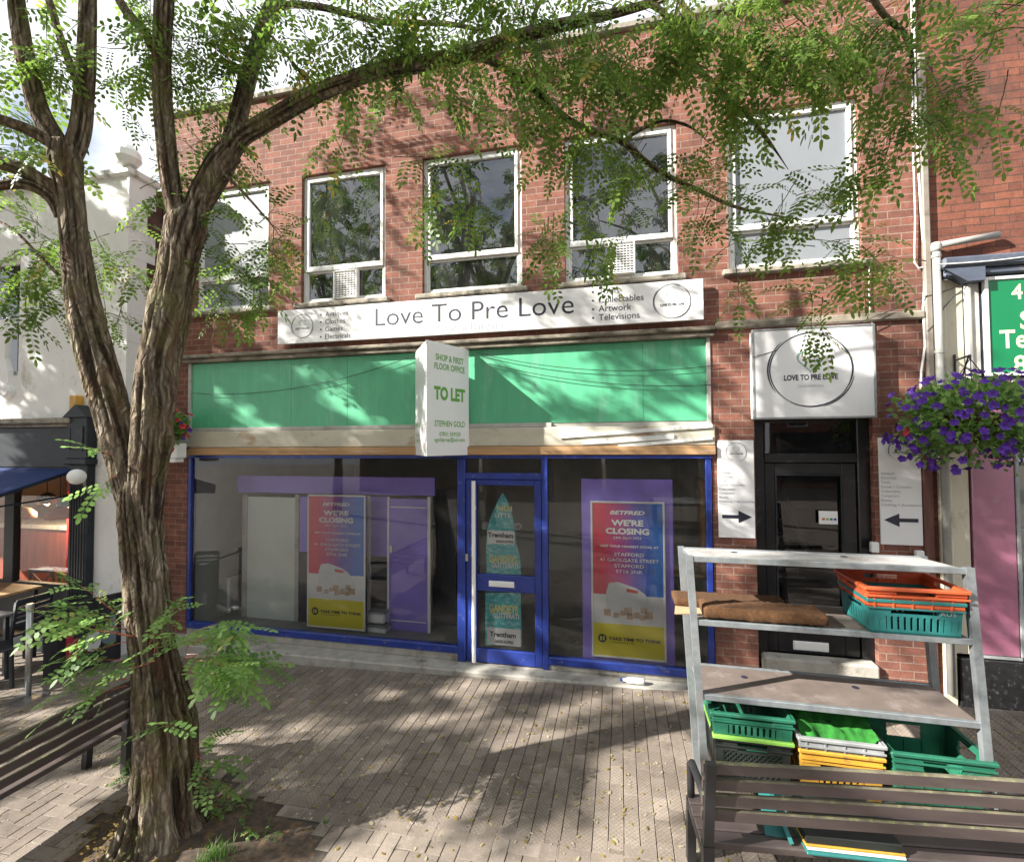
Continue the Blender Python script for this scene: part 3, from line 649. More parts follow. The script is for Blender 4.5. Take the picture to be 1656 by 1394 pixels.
# ---- what stands in the window
yp = .62
pt = E('display_partition', 'purple window partition with grey board and white edged door inside left shop window', 'partition', (-3.3, yp, -.14))
def pan(name, p1, p2, y, mat, th=.03, parent=pt, floor=False, label=None):
    a, b, c, e = rect(p1, p2, y); c = -.135 if floor else c
    q = MB(); q.box(a, b, y, y+th, c, e, bev=.003); return P(name, q, M[mat], parent, label)
pan('header_panel', (384,769), (703,802), yp, 'purple', .06)
pan('grey_board', (398,803), (477,1015), yp+.004, 'board_grey', .03, floor=True)
pan('board_edge', (392,800), (398,1015), yp-.004, 'grey_trim', .03, floor=True); pan('board_edge', (477,800), (482,1015), yp-.004, 'grey_trim', .03, floor=True)
pan('side_panel', (482,803), (500,893), yp+.01, 'purple'); pan('side_panel', (588,803), (626,900), yp+.01, 'purple')
pan('dark_panel', (482,893), (500,1020), yp+.012, 'ink', floor=True); pan('dark_panel', (588,900), (626,1020), yp+.012, 'ink', floor=True)
pan('white_post', (594,802), (598,1020), yp-.02, 'white', .03, floor=True)
dd_ = pan('partition_door', (629,806), (691,1030), yp, 'purple', .035, floor=True); pan('white_post', (691,803), (696,1030), yp-.01, 'white', .04, floor=True); pan('white_post', (626,803), (629,1030), yp-.01, 'white', .04, floor=True)
for yy in (820, 899, 907, 1004):
    a, b, c, e = rect((632,yy-1), (689,yy+2), yp); q = MB(); q.box(a, b, yp-.006, yp-.001, c, e); P('door_bar', q, M['pure_white'], dd_)
q = MB(); a, b, c, e = rect((632,882), (635,893), yp); q.box(a, b, yp-.03, yp-.001, c, e); P('door_handle', q, M['pure_white'], dd_)
pan('dark_panel', (700,790), (738,1040), yp+.3, 'ink', floor=True)
ct = E('shop_counter', 'pale grey counter unit at the left end inside the shop window', 'counter', (-5.2, .9, -.14))
a, b, c, e = rect((328,928), (372,1000), .8); q = MB(); q.box(-5.7, b, .7, 1.3, -.138, e, bev=.01); P('counter_body', q, M['white'], ct)
q = MB(); q.box(-5.7, b+.02, .68, 1.32, e+.002, e+.035, bev=.008); P('counter_top', q, M['grey_plastic'], ct)
q = MB(); q.box(b+.02, b+.45, 1.0, 1.3, -.138, e-.05, bev=.01); P('counter_end', q, M['charcoal'], ct)
for (p1, p2, lab) in (((597,987), (624,1008), 'upper white plastic tub stacked by the purple partition'), ((596,1009), (626,1031), 'lower white plastic tub on the shop floor by the partition')):
    a, b, c, e = rect(p1, p2, .5); c = max(c, -.138); cx = (a+b)/2
    t = E('plastic_tub', lab, 'tub', (cx, .6, c), 'white tubs in the shop window'); q = MB(); q.box(a, b, .45, .75, c+.002, e-.02, bev=.02); P('tub_body', q, M['white'], t)
    q = MB(); q.box(a-.012, b+.012, .438, .762, e-.02, e, bev=.008); P('tub_rim', q, M['grey_plastic'], t)
wd = E('wooden_shelf_unit', 'pale wooden arched shelf deep inside the right shop window', 'shelf', (.7, .9, -.14))
a, b, c, e = rect((1132,775), (1146,930), .5); q = MB(); q.box(a, b, .5, .9, c, e, bev=.02); q.box(a-.35, b, .5, .9, c-.04, c, bev=.01); q.box(b-.02, b, .5, .9, -.138, c); P('shelf_board', q, M['wood'], wd)

def gradient_print():
    t = NT('red_to_blue_print'); c = t.n('ShaderNodeTexCoord'); s = t.n('ShaderNodeSeparateXYZ'); t.l(c.outputs['Generated'], s.inputs[0])
    return t.setc(t.ramp(s.outputs[0], (0.12, (0.66,0.03,0.08)), (0.42, (0.38,0.04,0.24)), (0.62, (0.10,0.08,0.44)), (0.9, (0.02,0.16,0.58))), 0.35)
M['print_grad'] = gradient_print()
M['print_yellow'] = paint('print_yellow', (0.68,0.6,0.03), 0.35, 0.03, 3); M['print_white'] = paint('print_white', (0.72,0.73,0.75), 0.35, 0.04, 3)
M['print_van'] = paint('print_van_white', (0.62,0.65,0.68), 0.35, 0.06, 8); M['tan'] = paint('print_tan', (0.5,0.36,0.26), 0.5, 0.25, 20); M['print_text'] = paint('print_text_white', (0.75,0.75,0.76), 0.4, 0.02, 3)
def closing_poster(p1, p2, y, label, back=None, lean=0.0):
    a, b, c, e = rect(p1, p2, y); Wd, Hd = b-a, e-c; cx = (a+b)/2
    t = E('closing_poster', label, 'poster', (cx, y, c), 'closing down posters in the shop windows')
    if back:
        a2, b2, c2, e2 = rect(*back, y+.03); q = MB(); q.box(a2, b2, y+.022, y+.045, c2, e2, bev=.004); P('purple_backboard', q, M['purple'], t)
    q = MB(); q.frame(a-.022, b+.022, c-.022, e+.022, .022, y-.006, y+.02, bev=.004); P('poster_frame', q, M['pure_white'], t)
    X = lambda u: a+u*Wd; Z = lambda v: e-v*Hd
    q = MB(); q.quad((a,y,Z(.60)), (b,y,Z(.60)), (b,y,e), (a,y,e)); P('print', q, M['print_grad'], t)
    q = MB(); q.quad((a,y,Z(.79)), (b,y,Z(.79)), (b,y,Z(.60)), (a,y,Z(.60))); P('white_band', q, M['print_white'], t)
    q = MB(); q.quad((a,y,c), (b,y,c), (b,y,Z(.79)), (a,y,Z(.79))); P('yellow_band', q, M['print_yellow'], t)
    q = MB(); q.poly([(X(u), Z(v)) for u, v in ((.18,.70),(.19,.58),(.23,.525),(.36,.515),(.62,.55),(.74,.585),(.80,.64),(.86,.66),(.87,.70),(.6,.715))], y-.002); P('van_picture', q, M['print_van'], t)
    q = MB()
    for (u, v, s) in ((.2,.715,.10),(.33,.73,.08),(.5,.70,.11),(.52,.735,.09),(.62,.725,.09),(.72,.69,.09),(.79,.72,.11),(.42,.715,.07),(.70,.735,.08)): q.quad((X(u-s/2),y-.0035,Z(v+s*.22)), (X(u+s/2),y-.0035,Z(v+s*.22)), (X(u+s/2),y-.0035,Z(v-s*.2)), (X(u-s/2),y-.0035,Z(v-s*.2)))
    P('box_picture', q, M['tan'], t)
    q = MB(); yt = y-.004
    put_text(q, 'BETFRED', X(.5), Z(.072), Hd*.026, Wd*.5, yt, 'c', .035, .25)
    put_text(q, "WE'RE", X(.5), Z(.145), Hd*.040, Wd*.46, yt, 'c', .04); put_text(q, 'CLOSING', X(.5), Z(.20), Hd*.040, Wd*.62, yt, 'c', .04)
    put_text(q, '24th April 2022', X(.5), Z(.232), Hd*.015, Wd*.40, yt, 'c', .005)
    put_text(q, 'VISIT YOUR NEAREST STORE AT', X(.52), Z(.288), Hd*.014, Wd*.84, yt, 'c', .03)
    for i, (s, ww) in enumerate((('STAFFORD', .42), ('41 GAOLGATE STREET', .84), ('STAFFORD', .42), ('ST16 2NR', .38))): put_text(q, s, X(.52), Z(.345+i*.037), Hd*.022, Wd*ww, yt, 'c', .008)
    P('lettering', q, M['print_text'], t)
    q = MB(); put_text(q, 'TAKE TIME TO THINK', X(.22), Z(.895), Hd*.021, Wd*.74, yt, 'l', .03); put_text(q, 'www.gambleaware.org', X(.24), Z(.912), Hd*.009, Wd*.34, yt, 'l')
    n = 24; q.add([(X(.125)+Wd*.062*math.cos(k*2*math.pi/n), yt, Z(.888)+Wd*.062*math.sin(k*2*math.pi/n)) for k in range(n)], [tuple(range(n))]); P('black_lettering', q, M['ink'], t)
    q = MB(); 
    for u in (.105, .145): q.quad((X(u-.012),yt-.001,Z(.888)-Wd*.03), (X(u+.012),yt-.001,Z(.888)-Wd*.03), (X(u+.012),yt-.001,Z(.888)+Wd*.03), (X(u-.012),yt-.001,Z(.888)+Wd*.03))
    P('pause_mark', q, M['print_yellow'], t)
    q = MB(); q.quad((X(.48),yt,Z(.575)), (X(.64),yt,Z(.585)), (X(.64),yt,Z(.565)), (X(.48),yt,Z(.555))); P('van_stripe', q, M['red_paint'], t)
closing_poster((500,802), (588,1018), .35, 'red and blue closing poster in the left shop window beside the grey board')
closing_poster((958,813), (1075,1068), .10, 'red and blue closing poster on a purple backboard in the right shop window', ((940,774), (1092,1086)))
def turq():
    t = NT('turquoise_circus_print'); f = t.noise(t.map(t.pos(), (3, 1, 6)), 5, 5); return t.setc(t.ramp(f, (0.3, (0.03,0.30,0.36)), (0.5, (0.08,0.45,0.48)), (0.68, (0.35,0.66,0.66))), 0.4)
M['turq'] = turq(); M['cream_ink'] = paint('cream_yellow_ink', (0.7,0.66,0.25), 0.4, 0.05, 4)
def circus(pts, lab, upper):
    y = .034; W3 = [onY(px, py, y) for px, py in pts]; zs_ = [q[2] for q in W3]
    t = E('circus_poster', lab, 'poster', (W3[0][0], y, min(zs_)), 'circus posters on the door glass')
    q = MB(); q.poly([(p[0], p[2]) for p in W3], y, .001); P('print', q, M['turq'], t)
    q = MB(); q2 = MB(); q3 = MB(); q4 = MB()
    def band(y0, y1, xa, xb): p0 = onY(xa, y1, y-.002); p1 = onY(xb, y0, y-.002); q3.quad((p0[0],y-.002,p0[2]), (p1[0],y-.002,p0[2]), (p1[0],y-.002,p1[2]), (p0[0],y-.002,p1[2]))
    def tx(mb, s, px, py, hpx, wpx, rot=0.0):
        p = onY(px, py, y-.004); k = (p[1]+5.4)/CF; put_text(mb, s, p[0], p[2], hpx*k*1.03, wpx*k*1.05, y-.004, 'l', .03)
    if upper:
        tx(q, 'NDI', 804, 826, 9, 24); tx(q2, 'LITTE', 800, 836, 7, 26); tx(q, "GANDEYS", 791, 909, 13, 46); tx(q2, 'GLITTERATI', 795, 917, 8, 43)
        band(859, 879, 788, 832); tx(q4, 'Trentham', 789, 868, 8, 41); tx(q4, 'GARDENS SHOPPING', 802, 877, 4, 28)
    else:
        tx(q, "GANDEYS", 791, 989, 13, 47); tx(q2, 'GLITTERATI', 797, 998, 8, 42); band(1018, 1041, 788, 842)
        tx(q4, 'Trentham', 792, 1028, 8, 42); tx(q4, 'GARDENS SHOPPING', 800, 1039, 5, 30)
    P('title_lettering', q, M['cream_ink'], t); P('subtitle_lettering', q2, M['print_text'], t); P('white_strip', q3, M['print_white'], t); P('black_lettering', q4, M['ink'], t)
circus([(787,928), (786,880), (789,850), (797,828), (806,808), (813,797), (820,808), (829,835), (835,880), (841,900), (843,929)], 'turquoise circus poster with pointed top on upper glass of the blue door', True)
circus([(785,1043), (785,958), (842,958), (844,1043)], 'turquoise circus poster filling the lower glass of the blue door', False)
t = E('window_transfer', 'faded white slanted name lettering on the inside of the door glass', 'lettering', (-1.3, .03, 1.2)); p = onY(779, 855, .040); q = MB()
put_text(q, 'BETFRED', p[0], p[2], .085, .48, .040, 'l', .03, .25); P('lettering', q, M['grey_ink'], t)
# ================================================================== signs on the brick building
a, b, c, e = -4.276, .878, 3.655, 4.088; ysg = -.09
sg = E('name_board', 'long white name board below the upper windows reading Love To Pre Love', 'sign', ((a+b)/2, ysg, c))
q = MB(); q.box(a, b, ysg, ysg+.03, c, e, bev=.003); q.box(a, b, ysg+.03, -.002, c+.15, c+.2); P('board_panel', q, M['white'], sg)
yt = ysg-.002
def PX(px, py): return onY(px, py, ysg)
q = MB(); p0 = PX(607, 530); p1 = PX(928, 512); put_text(q, 'Love To Pre Love', p0[0], c+.155, .215, p1[0]-p0[0], yt, 'l', -.004)
p = PX(515, 550)
for i, s in enumerate(('Antiques', 'Clothes', 'Games', 'Electricals')): zz = c+.315-i*.094; put_text(q, s, PX(526, 530)[0], zz, .062, None, yt); n = 10; q.add([(PX(519,530)[0]+.012*math.cos(k*.628), yt, zz+.03+.012*math.sin(k*.628)) for k in range(n)], [tuple(range(n))])
for i, s in enumerate(('Tools', 'Collectables', 'Artwork', 'Televisions')): zz = c+.345-i*.096; put_text(q, s, PX(968, 500)[0], zz, .068, None, yt); n = 10; q.add([(PX(959,500)[0]+.012*math.cos(k*.628), yt, zz+.03+.012*math.sin(k*.628)) for k in range(n)], [tuple(range(n))])
P('name_lettering', q, M['ink'], sg)
q = MB(); put_text(q, 'Grab a Bargain', PX(707, 540)[0], c+.035, .085, PX(813, 535)[0]-PX(707, 540)[0], yt); P('strapline_lettering', q, M['grey_ink'], sg)
lg = MB()
logo(sg, PX(489, 532)[0], c+.215, .15, yt); logo(sg, PX(1087, 490)[0], c+.215, .185, yt)
a, b, c, e = 1.335, 2.42, 2.60, 3.50; ysq = -.13
sq = E('logo_sign', 'square white box sign with heart in a scribbled ring above the black door', 'sign', ((a+b)/2, ysq, c))
q = MB(); q.box(a, b, ysq, -.002, c, e, bev=.006); P('sign_box', q, M['white'], sq)
q = MB(); q.frame(a-.008, b+.008, c-.008, e+.008, .022, ysq-.006, ysq+.03, bev=.004); P('edge_trim', q, M['grey_plastic'], sq)
logo(sq, (a+b)/2-.02, (c+e)/2+.03, .37, ysq-.003)
def arrow_sign(x0, x1, z0, z1, right, lab):
    y = -.02; t = E('arrow_sign', lab, 'sign', ((x0+x1)/2, y, z0), 'arrow panels beside the black door')
    q = MB(); q.box(x0, x1, y, -.002, z0, z1, bev=.002); P('sign_panel', q, M['white'], t)
    W_ = x1-x0; H_ = z1-z0; cx = (x0+x1)/2; yy = y-.002; q = MB(); za = z0+H_*(.215 if right else .23); s = 1 if right else -1
    q.add([(cx-s*W_*.40,yy,za-.018), (cx+s*W_*.05,yy,za-.018), (cx+s*W_*.05,yy,za+.018), (cx-s*W_*.40,yy,za+.018)], [(0,1,2,3)]); q.add([(cx+s*W_*.05,yy,za-.065), (cx+s*W_*.42,yy,za), (cx+s*W_*.05,yy,za+.065)], [(0,1,2)])
    P('arrow', q, M['ink'], t)
    q = MB(); L_ = ('Antiques', 'Electricals', 'Tools', 'Games + Consoles', 'Collectables', 'Computers', 'Beauty', 'Clothing + Accessories')
    for i, s_ in enumerate(L_): put_text(q, s_, x0+.012, z1-H_*.345-i*H_*.042, H_*.022, W_*(.97 if i == 7 else None) if i == 7 else None, yy)
    P('list_lettering', q, M['grey_ink'], t); logo(t, cx+W_*.02, z1-H_*.12, W_*.28, yy, full=not right)
arrow_sign(1.0, 1.352, 1.375, 2.385, True, 'white panel with arrow pointing right, left of the black door')
arrow_sign(2.482, 2.835, 1.36, 2.40, False, 'white panel with arrow pointing left, right of the black door')
# V shaped TO LET board
AP = (-1.995, -.65); LW = (-2.40, -.03); RW = (-1.725, -.03); zb0, zb1 = 2.235, 3.475
tl = E('to_let_board', 'white V shaped letting board projecting from the middle of the green fascia', 'sign', (AP[0], -.2, zb0))
def slab(p, q_, th, zlo, zhi, mb):
    d = Vector((q_[0]-p[0], q_[1]-p[1], 0)).normalized(); nn = Vector((-d.y, d.x, 0))*th
    vs = [(p[0],p[1],zlo), (q_[0],q_[1],zlo), (q_[0]+nn.x,q_[1]+nn.y,zlo), (p[0]+nn.x,p[1]+nn.y,zlo)]; vs += [(x, y, zhi) for x, y, _ in vs]
    mb.add(vs, [(0,3,2,1),(4,5,6,7),(0,1,5,4),(1,2,6,5),(2,3,7,6),(3,0,4,7)])
q = MB(); slab(AP, RW, .012, zb0, zb1, q); P('front_board', q, M['white'], tl)
q = MB(); slab(LW, AP, .012, zb0, zb1, q); P('rear_board', q, M['white'], tl)
q = MB(); q.beam((-2.06,-.49,zb0+.3), (-2.06,-.02,zb0+.3), .04, .04); q.beam((-2.06,-.49,zb1-.25), (-2.06,-.02,zb1-.25), .04, .04); P('batten', q, M['timber'], tl)
ax = Vector((RW[0]-AP[0], RW[1]-AP[1], 0)); Lb = ax.length; ax.normalize(); nn = Vector((ax.y, -ax.x, 0))*.002
org = (AP[0]+nn.x, AP[1]+nn.y); q = MB()
for s_, zz, hh, ww, bd in (('SHOP & FIRST', .845, .070, .66, .02), ('FLOOR OFFICE', .765, .070, .72, .02), ('TO LET', .50, .15, .74, .05), ('STEPHEN GOLD', .26, .065, .72, .015), ('07831 559530', .175, .045, .50, .01), ('sgoldprop@aol.com', .125, .045, .72, .01)):
    put_text(q, s_, Lb*(.53), zb0+(zb1-zb0)*zz, hh, Lb*ww, 0, 'c', bd, 0, ax=(ax.x, ax.y, 0), org=org)
P('lettering', q, M['green_ink'], tl)
ax2 = Vector((AP[0]-LW[0], AP[1]-LW[1], 0)); L2 = ax2.length; ax2.normalize(); n2 = Vector((ax2.y, -ax2.x, 0))*.002; q = MB()
for s_, zz, hh, ww, bd in (('STEPHEN GOLD', .26, .055, .42, .0), ('07831 559530', .175, .040, .34, .0), ('sgoldprop@aol.com', .125, .040, .42, .0)):
    put_text(q, s_, L2*.25, zb0+(zb1-zb0)*zz, hh, L2*ww, 0, 'c', bd, 0, ax=(ax2.x, ax2.y, 0), org=(LW[0]+n2.x, LW[1]+n2.y))
P('rear_lettering', q, M['green_ink'], tl)
# cables and pipes on the front
def sag(p, q, s, n=14): return [(p[0]+(q[0]-p[0])*k/n, p[1]+(q[1]-p[1])*k/n, p[2]+(q[2]-p[2])*k/n - s*4*(k/n)*(1-k/n)) for k in range(n+1)]
def cable(pts, r, mat, lab, grp=None, name='cable'):
    q = MB(); q.tube(pts, r, 6); p = pts[0]; return T(name, q, M[mat], lab, 'cable', tuple(map(float, p)), grp)
cable(sag(onY(312,636,-.03), onY(670,575,-.03), .16), .004, 'cable_black', 'thin black wire sagging across the left half of the green fascia')
cable(sag(onY(770,570,-.03), onY(1165,590,-.03), .13), .004, 'cable_black', 'upper of two black wires sagging across right half of green fascia')
cable(sag(onY(790,588,-.03), onY(1160,622,-.03), .10), .004, 'cable_black', 'lower of two black wires sagging across right half of green fascia')
cable(sag(onY(1218,578,-.14), onY(1500,478,-.05), .03), .004, 'cable_black', 'black wire running up from the square sign to the drainpipe')
cable([onY(px, py, -.03) for px, py in ((1478,-10), (1479,100), (1482,200), (1487,300), (1492,380), (1498,420), (1493,500), (1496,560), (1490,600), (1488,690))], .010, 'cable_white', 'thick white cable running down the right end of the brick front')
cable([onY(px, py, -.03) for px, py in ((1474,-10), (1475,120), (1477,250), (1480,350), (1479,400), (1479,425), (1486,434), (1500,431))], .007, 'cable_white', 'thin white cable with a loop beside the grey drainpipe')
cable([onY(px, py, -.02) for px, py in ((1406,425), (1405,470), (1408,515), (1413,535), (1412,548))], .006, 'cable_white', 'short white wire hanging from the right upper window to the square sign')
a, b, _, _ = rect((1481,200), (1491,300)); q = MB(); q.box(2.90, 2.965, -.05, .0, 2.45, 6.2, bev=.012)
T('cable_duct', q, M['brown_pipe'], 'tall brown weathered duct where the two brick buildings meet', 'duct', (2.93, -.03, 2.45))
# ================================================================== white building on the left
YL = -.45; CX = -6.25
lb = E('cafe_building', 'white rendered building with quoined corner and dark cafe shopfront on the left', 'building', (-8, 0, gz(-8)))
w = MB(); wall_mesh(w, -14, CX, -1.0, 5.92, [(-14.5,-7.08,.50,2.06), (-9.6,-8.13,3.35,5.0)], YL, .14)
w.quad((-14,9,-1), (-14,9,5.92), (CX,9,5.92), (CX,9,-1)); w.quad((-14,YL,5.9), (CX,YL,5.9), (CX,9,5.9), (-14,9,5.9)); P('wall', w, M['render'], lb)
w = MB(); w.quad((CX,YL,-1), (CX,9,-1), (CX,9,5.92), (CX,YL,5.92)); P('side_wall', w, M['bare_brick'], lb)
w = MB()
for i in range(17):
    z = -.4+i*.375; d = .24 if i % 2 else .36
    if z > 2.2 or True: w.box(CX-.02, CX+.012, YL-.014, YL+d, z, min(5.92, z+.372))
P('quoin', w, M['render'], lb)
w = MB(); w.box(-14, CX+.06, YL-.06, YL+.4, 5.92, 6.02, bev=.02); P('coping', w, M['white_paint'], lb)
w = MB(); w.lathe((CX-.02, YL-.02, 6.02), [(.02,0),(.11,.02),(.16,.10),(.15,.19),(.08,.27),(.01,.29)], 16); P('finial', w, M['pure_white'], lb)
f = MB(); f.frame(-9.6, -8.13, 3.35, 5.0, .07, YL+.04, YL+.10, bev=.008); f.box(-9.53, -8.2, YL+.045, YL+.1, 4.1, 4.16); wq = P('window', f, M['white_paint'], lb)
q = MB(); q.quad((-9.53,YL+.07,3.42), (-8.2,YL+.07,3.42), (-8.2,YL+.07,4.93), (-9.53,YL+.07,4.93)); P('pane', q, M['glass_up'], wq)
q = MB(); q.box(-9.6, -8.13, YL+.2, YL+.22, 3.35, 5.0); P('blind', q, M['dark_room'], wq)
# carved bracket beside that window
q = MB(); A_ = [onY(px, py, YL)[::2] for px, py in ((8,520),(26,518),(28,533),(20,546),(17,580),(22,600),(24,640),(6,640),(8,600),(9,545))]; q.poly(list(reversed(A_)), YL-.07, .07)
c_ = onY(17, 632, YL); q.lathe((c_[0], YL-.09, c_[2]), [(.02,0),(.075,.005),(.10,.03),(.10,.09)], 20, 'y'); P('carved_bracket', q, M['render'], lb)
# shopfront
w = MB(); w.box(-14, -6.98, YL-.16, YL, 2.665, 2.74, bev=.015); w.box(-14, -7.0, YL-.09, YL, 2.62, 2.665, bev=.01); P('cornice', w, M['stone'], lb)
w = MB(); w.box(-14, -7.05, YL-.05, YL, 2.08, 2.62, bev=.01); P('fascia', w, M['charcoal'], lb)
px0, px1 = -7.05, -6.70
w = MB(); w.box(px0+.02, px1-.02, YL-.10, YL, -.5, 2.12, bev=.01); w.box(px0-.02, px1+.02, YL-.15, YL, 2.12, 2.20, bev=.015); w.box(px0, px1, YL-.13, YL, 2.20, 2.74, bev=.01)
w.frame(px0+.06, px1-.06, 2.30, 2.62, .02, YL-.142, YL-.128); w.box(px0+.08, px1-.08, YL-.137, YL-.129, 2.33, 2.6)
w.add([(px0-.03,YL-.16,2.74), (px1+.03,YL-.16,2.74), ((px0+px1)/2,YL-.16,2.90), (px0-.03,YL,2.74), (px1+.03,YL,2.74), ((px0+px1)/2,YL,2.90)], [(0,1,2),(0,2,5,3),(1,4,5,2),(0,3,4,1)])
for i in range(6): xx = px0+.06+i*.045; w.box(xx, xx+.012, YL-.108, YL-.099, .2, 1.85)
w.box(px0-.01, px1+.01, YL-.13, YL, -.5, .02, bev=.015); P('pilaster', w, M['charcoal'], lb)
w = MB(); w.box(-14, -7.05, YL-.03, YL, -1, .50); P('stall_riser', w, M['charcoal'], lb)
w = MB(); w.frame(-9.9, -7.05, .48, 2.06, .05, YL-.02, YL+.06, bev=.006); w.box(-8.28, -8.10, YL-.025, YL+.06, -.5, 2.06, bev=.006); fo = P('shopfront_frame', w, M['charcoal'], lb)
q = MB(); q.quad((-9.9,YL+.02,.5), (-7.1,YL+.02,.5), (-7.1,YL+.02,2.06), (-9.9,YL+.02,2.06)); P('shopfront_pane', q, M['glass_shop'], lb)
w = MB(); room(w, -13, CX-.35, YL+.15, 4.5, -.4, 2.6); P('cafe_room', w, M['cafe_wall'], lb)
w = MB(); w.quad((-13,YL+.1,-.38), (CX-.3,YL+.1,-.38), (CX-.3,4.5,-.38), (-13,4.5,-.38)); P('cafe_floor', w, M['wood_red'], lb)
q = MB(); ya, yb, za, zb_ = YL-.03, YL-1.25, 2.075, 1.68
n = 10
q.add([(-13,ya,za), (-6.99,ya,za), (-6.99,yb,zb_), (-13,yb,zb_), (-13,ya,za-.012), (-6.99,ya,za-.012), (-6.99,yb,zb_-.012), (-13,yb,zb_-.012)], [(0,3,2,1),(4,5,6,7),(0,1,5,4),(1,2,6,5),(2,3,7,6),(3,0,4,7)])
q.box(-13, -6.99, yb-.012, yb, zb_-.16, zb_+.005); aw = P('awning', q, M['awning'], lb)
q = MB(); q.beam((-7.01,ya,za-.03), (-7.01,yb,zb_-.03), .025, .03); q.beam((-7.01,ya,za-.35), (-7.01,yb+.05,zb_-.04), .02, .02); q.beam((-13,yb+.02,zb_-.03), (-6.99,yb+.02,zb_-.03), .04, .04); P('awning_arm', q, M['charcoal'], aw)
q = MB(); a, b, c, e = rect((117,640), (128,664), YL-.06); q.box(a, b, YL-.1, YL, c, e, bev=.01); P('alarm_box', q, M['yellow'], lb)
# globe light on the pilaster
gp = onY(124, 771, YL-.30); gl_ = E('globe_light', 'white globe lamp on a striped arm against the dark cafe pilaster', 'wall lamp', tuple(gp))
q = MB(); q.smooth = True; q.lathe(tuple(gp), [(.095*math.sin(R(180*k/12))+.001, -.095*math.cos(R(180*k/12))) for k in range(13)], 20); P('globe', q, M['pure_white'], gl_)
q = MB(); pe = onY(149, 800, YL-.02); q.tube([gp+np.array([.04,.06,-.06]), gp*.5+pe*.5+np.array([0,0,.0]), pe], .014, 8); q.lathe((pe[0], pe[1]-.03, pe[2]), [(.05,0),(.05,.03)], 12, 'y'); P('lamp_arm', q, M['chrome'], gl_)
# inside the cafe
cb = E('cafe_counter', 'red brown panelled counter with pale top inside the cafe window', 'counter', (-9, .9, -.38))
q = MB(); q.box(-12, -7.55, .9, 1.4, -.37, .95); P('counter_front', q, M['wood_red'], cb)
q = MB(); q.box(-12.05, -7.5, .83, 1.45, .955, 1.03, bev=.01); P('counter_top', q, M['white_paint'], cb)
rc = MB(); p = onY(112, 860, .6); rc.box(p[0]-.07, p[0]+.09, .6, .8, -.38, 2.6, bev=.01); T('red_column', rc, M['red_paint'], 'bright red column inside the cafe beside the dark pilaster', 'column', (float(p[0]), .7, -.38))
bs = E('bar_shelves', 'back bar shelving with bottles behind the cafe counter', 'shelves', (-10, 3.2, -.38))
q = MB()
for z in (.9, 1.25, 1.6, 1.95, 2.3): q.box(-12.5, -8.4, 3.1, 3.4, z, z+.03)
for x in (-12.5, -11, -9.6, -8.43): q.box(x, x+.03, 3.1, 3.4, .6, 2.4)
P('shelf', q, M['wood'], bs)
q = MB()
for z in (.93, 1.28, 1.63, 1.98):
    for k in range(26):
        x = -12.4+k*.15+random.uniform(-.03,.03); h = random.uniform(.16,.28); q.lathe((x, 3.2, z), [(.035,0),(.035,h*.6),(.012,h*.75),(.012,h)], 7)
P('bottles', q, M['teal'], bs); bs.children[-1]['kind'] = 'stuff'
def pendant(px, py, y, r, mat, lab, lit=False):
    p = onY(px, py, y); r *= 1.0; t = E('pendant_lamp', lab, 'pendant lamp', tuple(p), 'pendant lamps in the cafe window')
    q = MB(); q.smooth = True; q.lathe(tuple(p), [(r,-.06),(r*.97,.02),(r*.6,.09),(.02,.12)], 18); P('lamp_shade', q, M[mat], t)
    q = MB(); q.tube([(p[0],p[1],p[2]+.12), (p[0],p[1],2.6)], .006, 5); P('lamp_cord', q, M['cable_black'], t)
    if lit:
        q = MB(); q.smooth = True; q.lathe((p[0],p[1],p[2]-.04), [(.005,-.05),(.05,-.02),(.05,.02),(.005,.05)], 12); P('bulb', q, M['bulb'], t); li = bpy.data.lights.new('bulb_light', 'POINT'); li.energy = 22; li.color = (1,.72,.42); li.shadow_soft_size = .06; lo_ = bpy.data.objects.new('bulb_light', li); col.objects.link(lo_); lo_.parent = t; lo_.location = (0,0,-.16)
bm = NT('lit_bulb'); bm.b.inputs['Emission Color'].default_value = (1,.62,.25,1); bm.b.inputs['Emission Strength'].default_value = 6; M['bulb'] = bm.setc((.9,.7,.4), .4)
pendant(35, 832, .15, .17, 'wood', 'tan drum shaped pendant lamp at the left of the cafe window')
pendant(97, 832, .15, .17, 'orange', 'orange red pendant lamp beside the red column in the cafe')
pendant(76, 808, .4, .13, 'black_plastic', 'small dark pendant lamp with glowing amber bulb in the cafe', True)
pendant(113, 812, .05, .15, 'teal', 'teal pendant lamp half hidden by the dark pilaster')
# ------------------------------------------------------------------ chairs, tables and barrier outside the cafe
def chair(loc, rz, mat, lab, slatted=True, grp='slatted chairs outside the cafe'):
    t = E('cafe_chair', lab, 'chair', (0,0,0), grp); m = M[mat]
    q = MB(); q.box(-.2, .2, -.2, .2, .43, .455, bev=.008); P('seat', q, m, t)
    for sx in (-1, 1):
        q = MB(); q.beam((sx*.19,-.19,0), (sx*.18,-.18,.43), .03, .03); P('leg', q, m, t)
        q = MB(); q.beam((sx*.19,.22,0), (sx*.185,.19,.44), .03, .03); q.beam((sx*.185,.19,.44), (sx*.18,.26,.86), .03, .03); P('leg', q, m, t)
    q = MB()
    if slatted:
        for k in range(5): zz = .55+k*.065; yy = .19+(zz-.44)*.165; q.box(-.17, .17, yy-.009, yy+.009, zz, zz+.04, bev=.004)
        q.box(-.18, .18, .245, .27, .845, .885, bev=.006)
    else:
        q.box(-.19, .19, .235, .27, .80, .87, bev=.008); q.beam((-.17,.2,.46), (.17,.245,.80), .02, .02); q.beam((.17,.2,.46), (-.17,.245,.80), .02, .02)
    P('backrest', q, m, t); t.location = loc; t.rotation_euler = (0,0,rz); return t
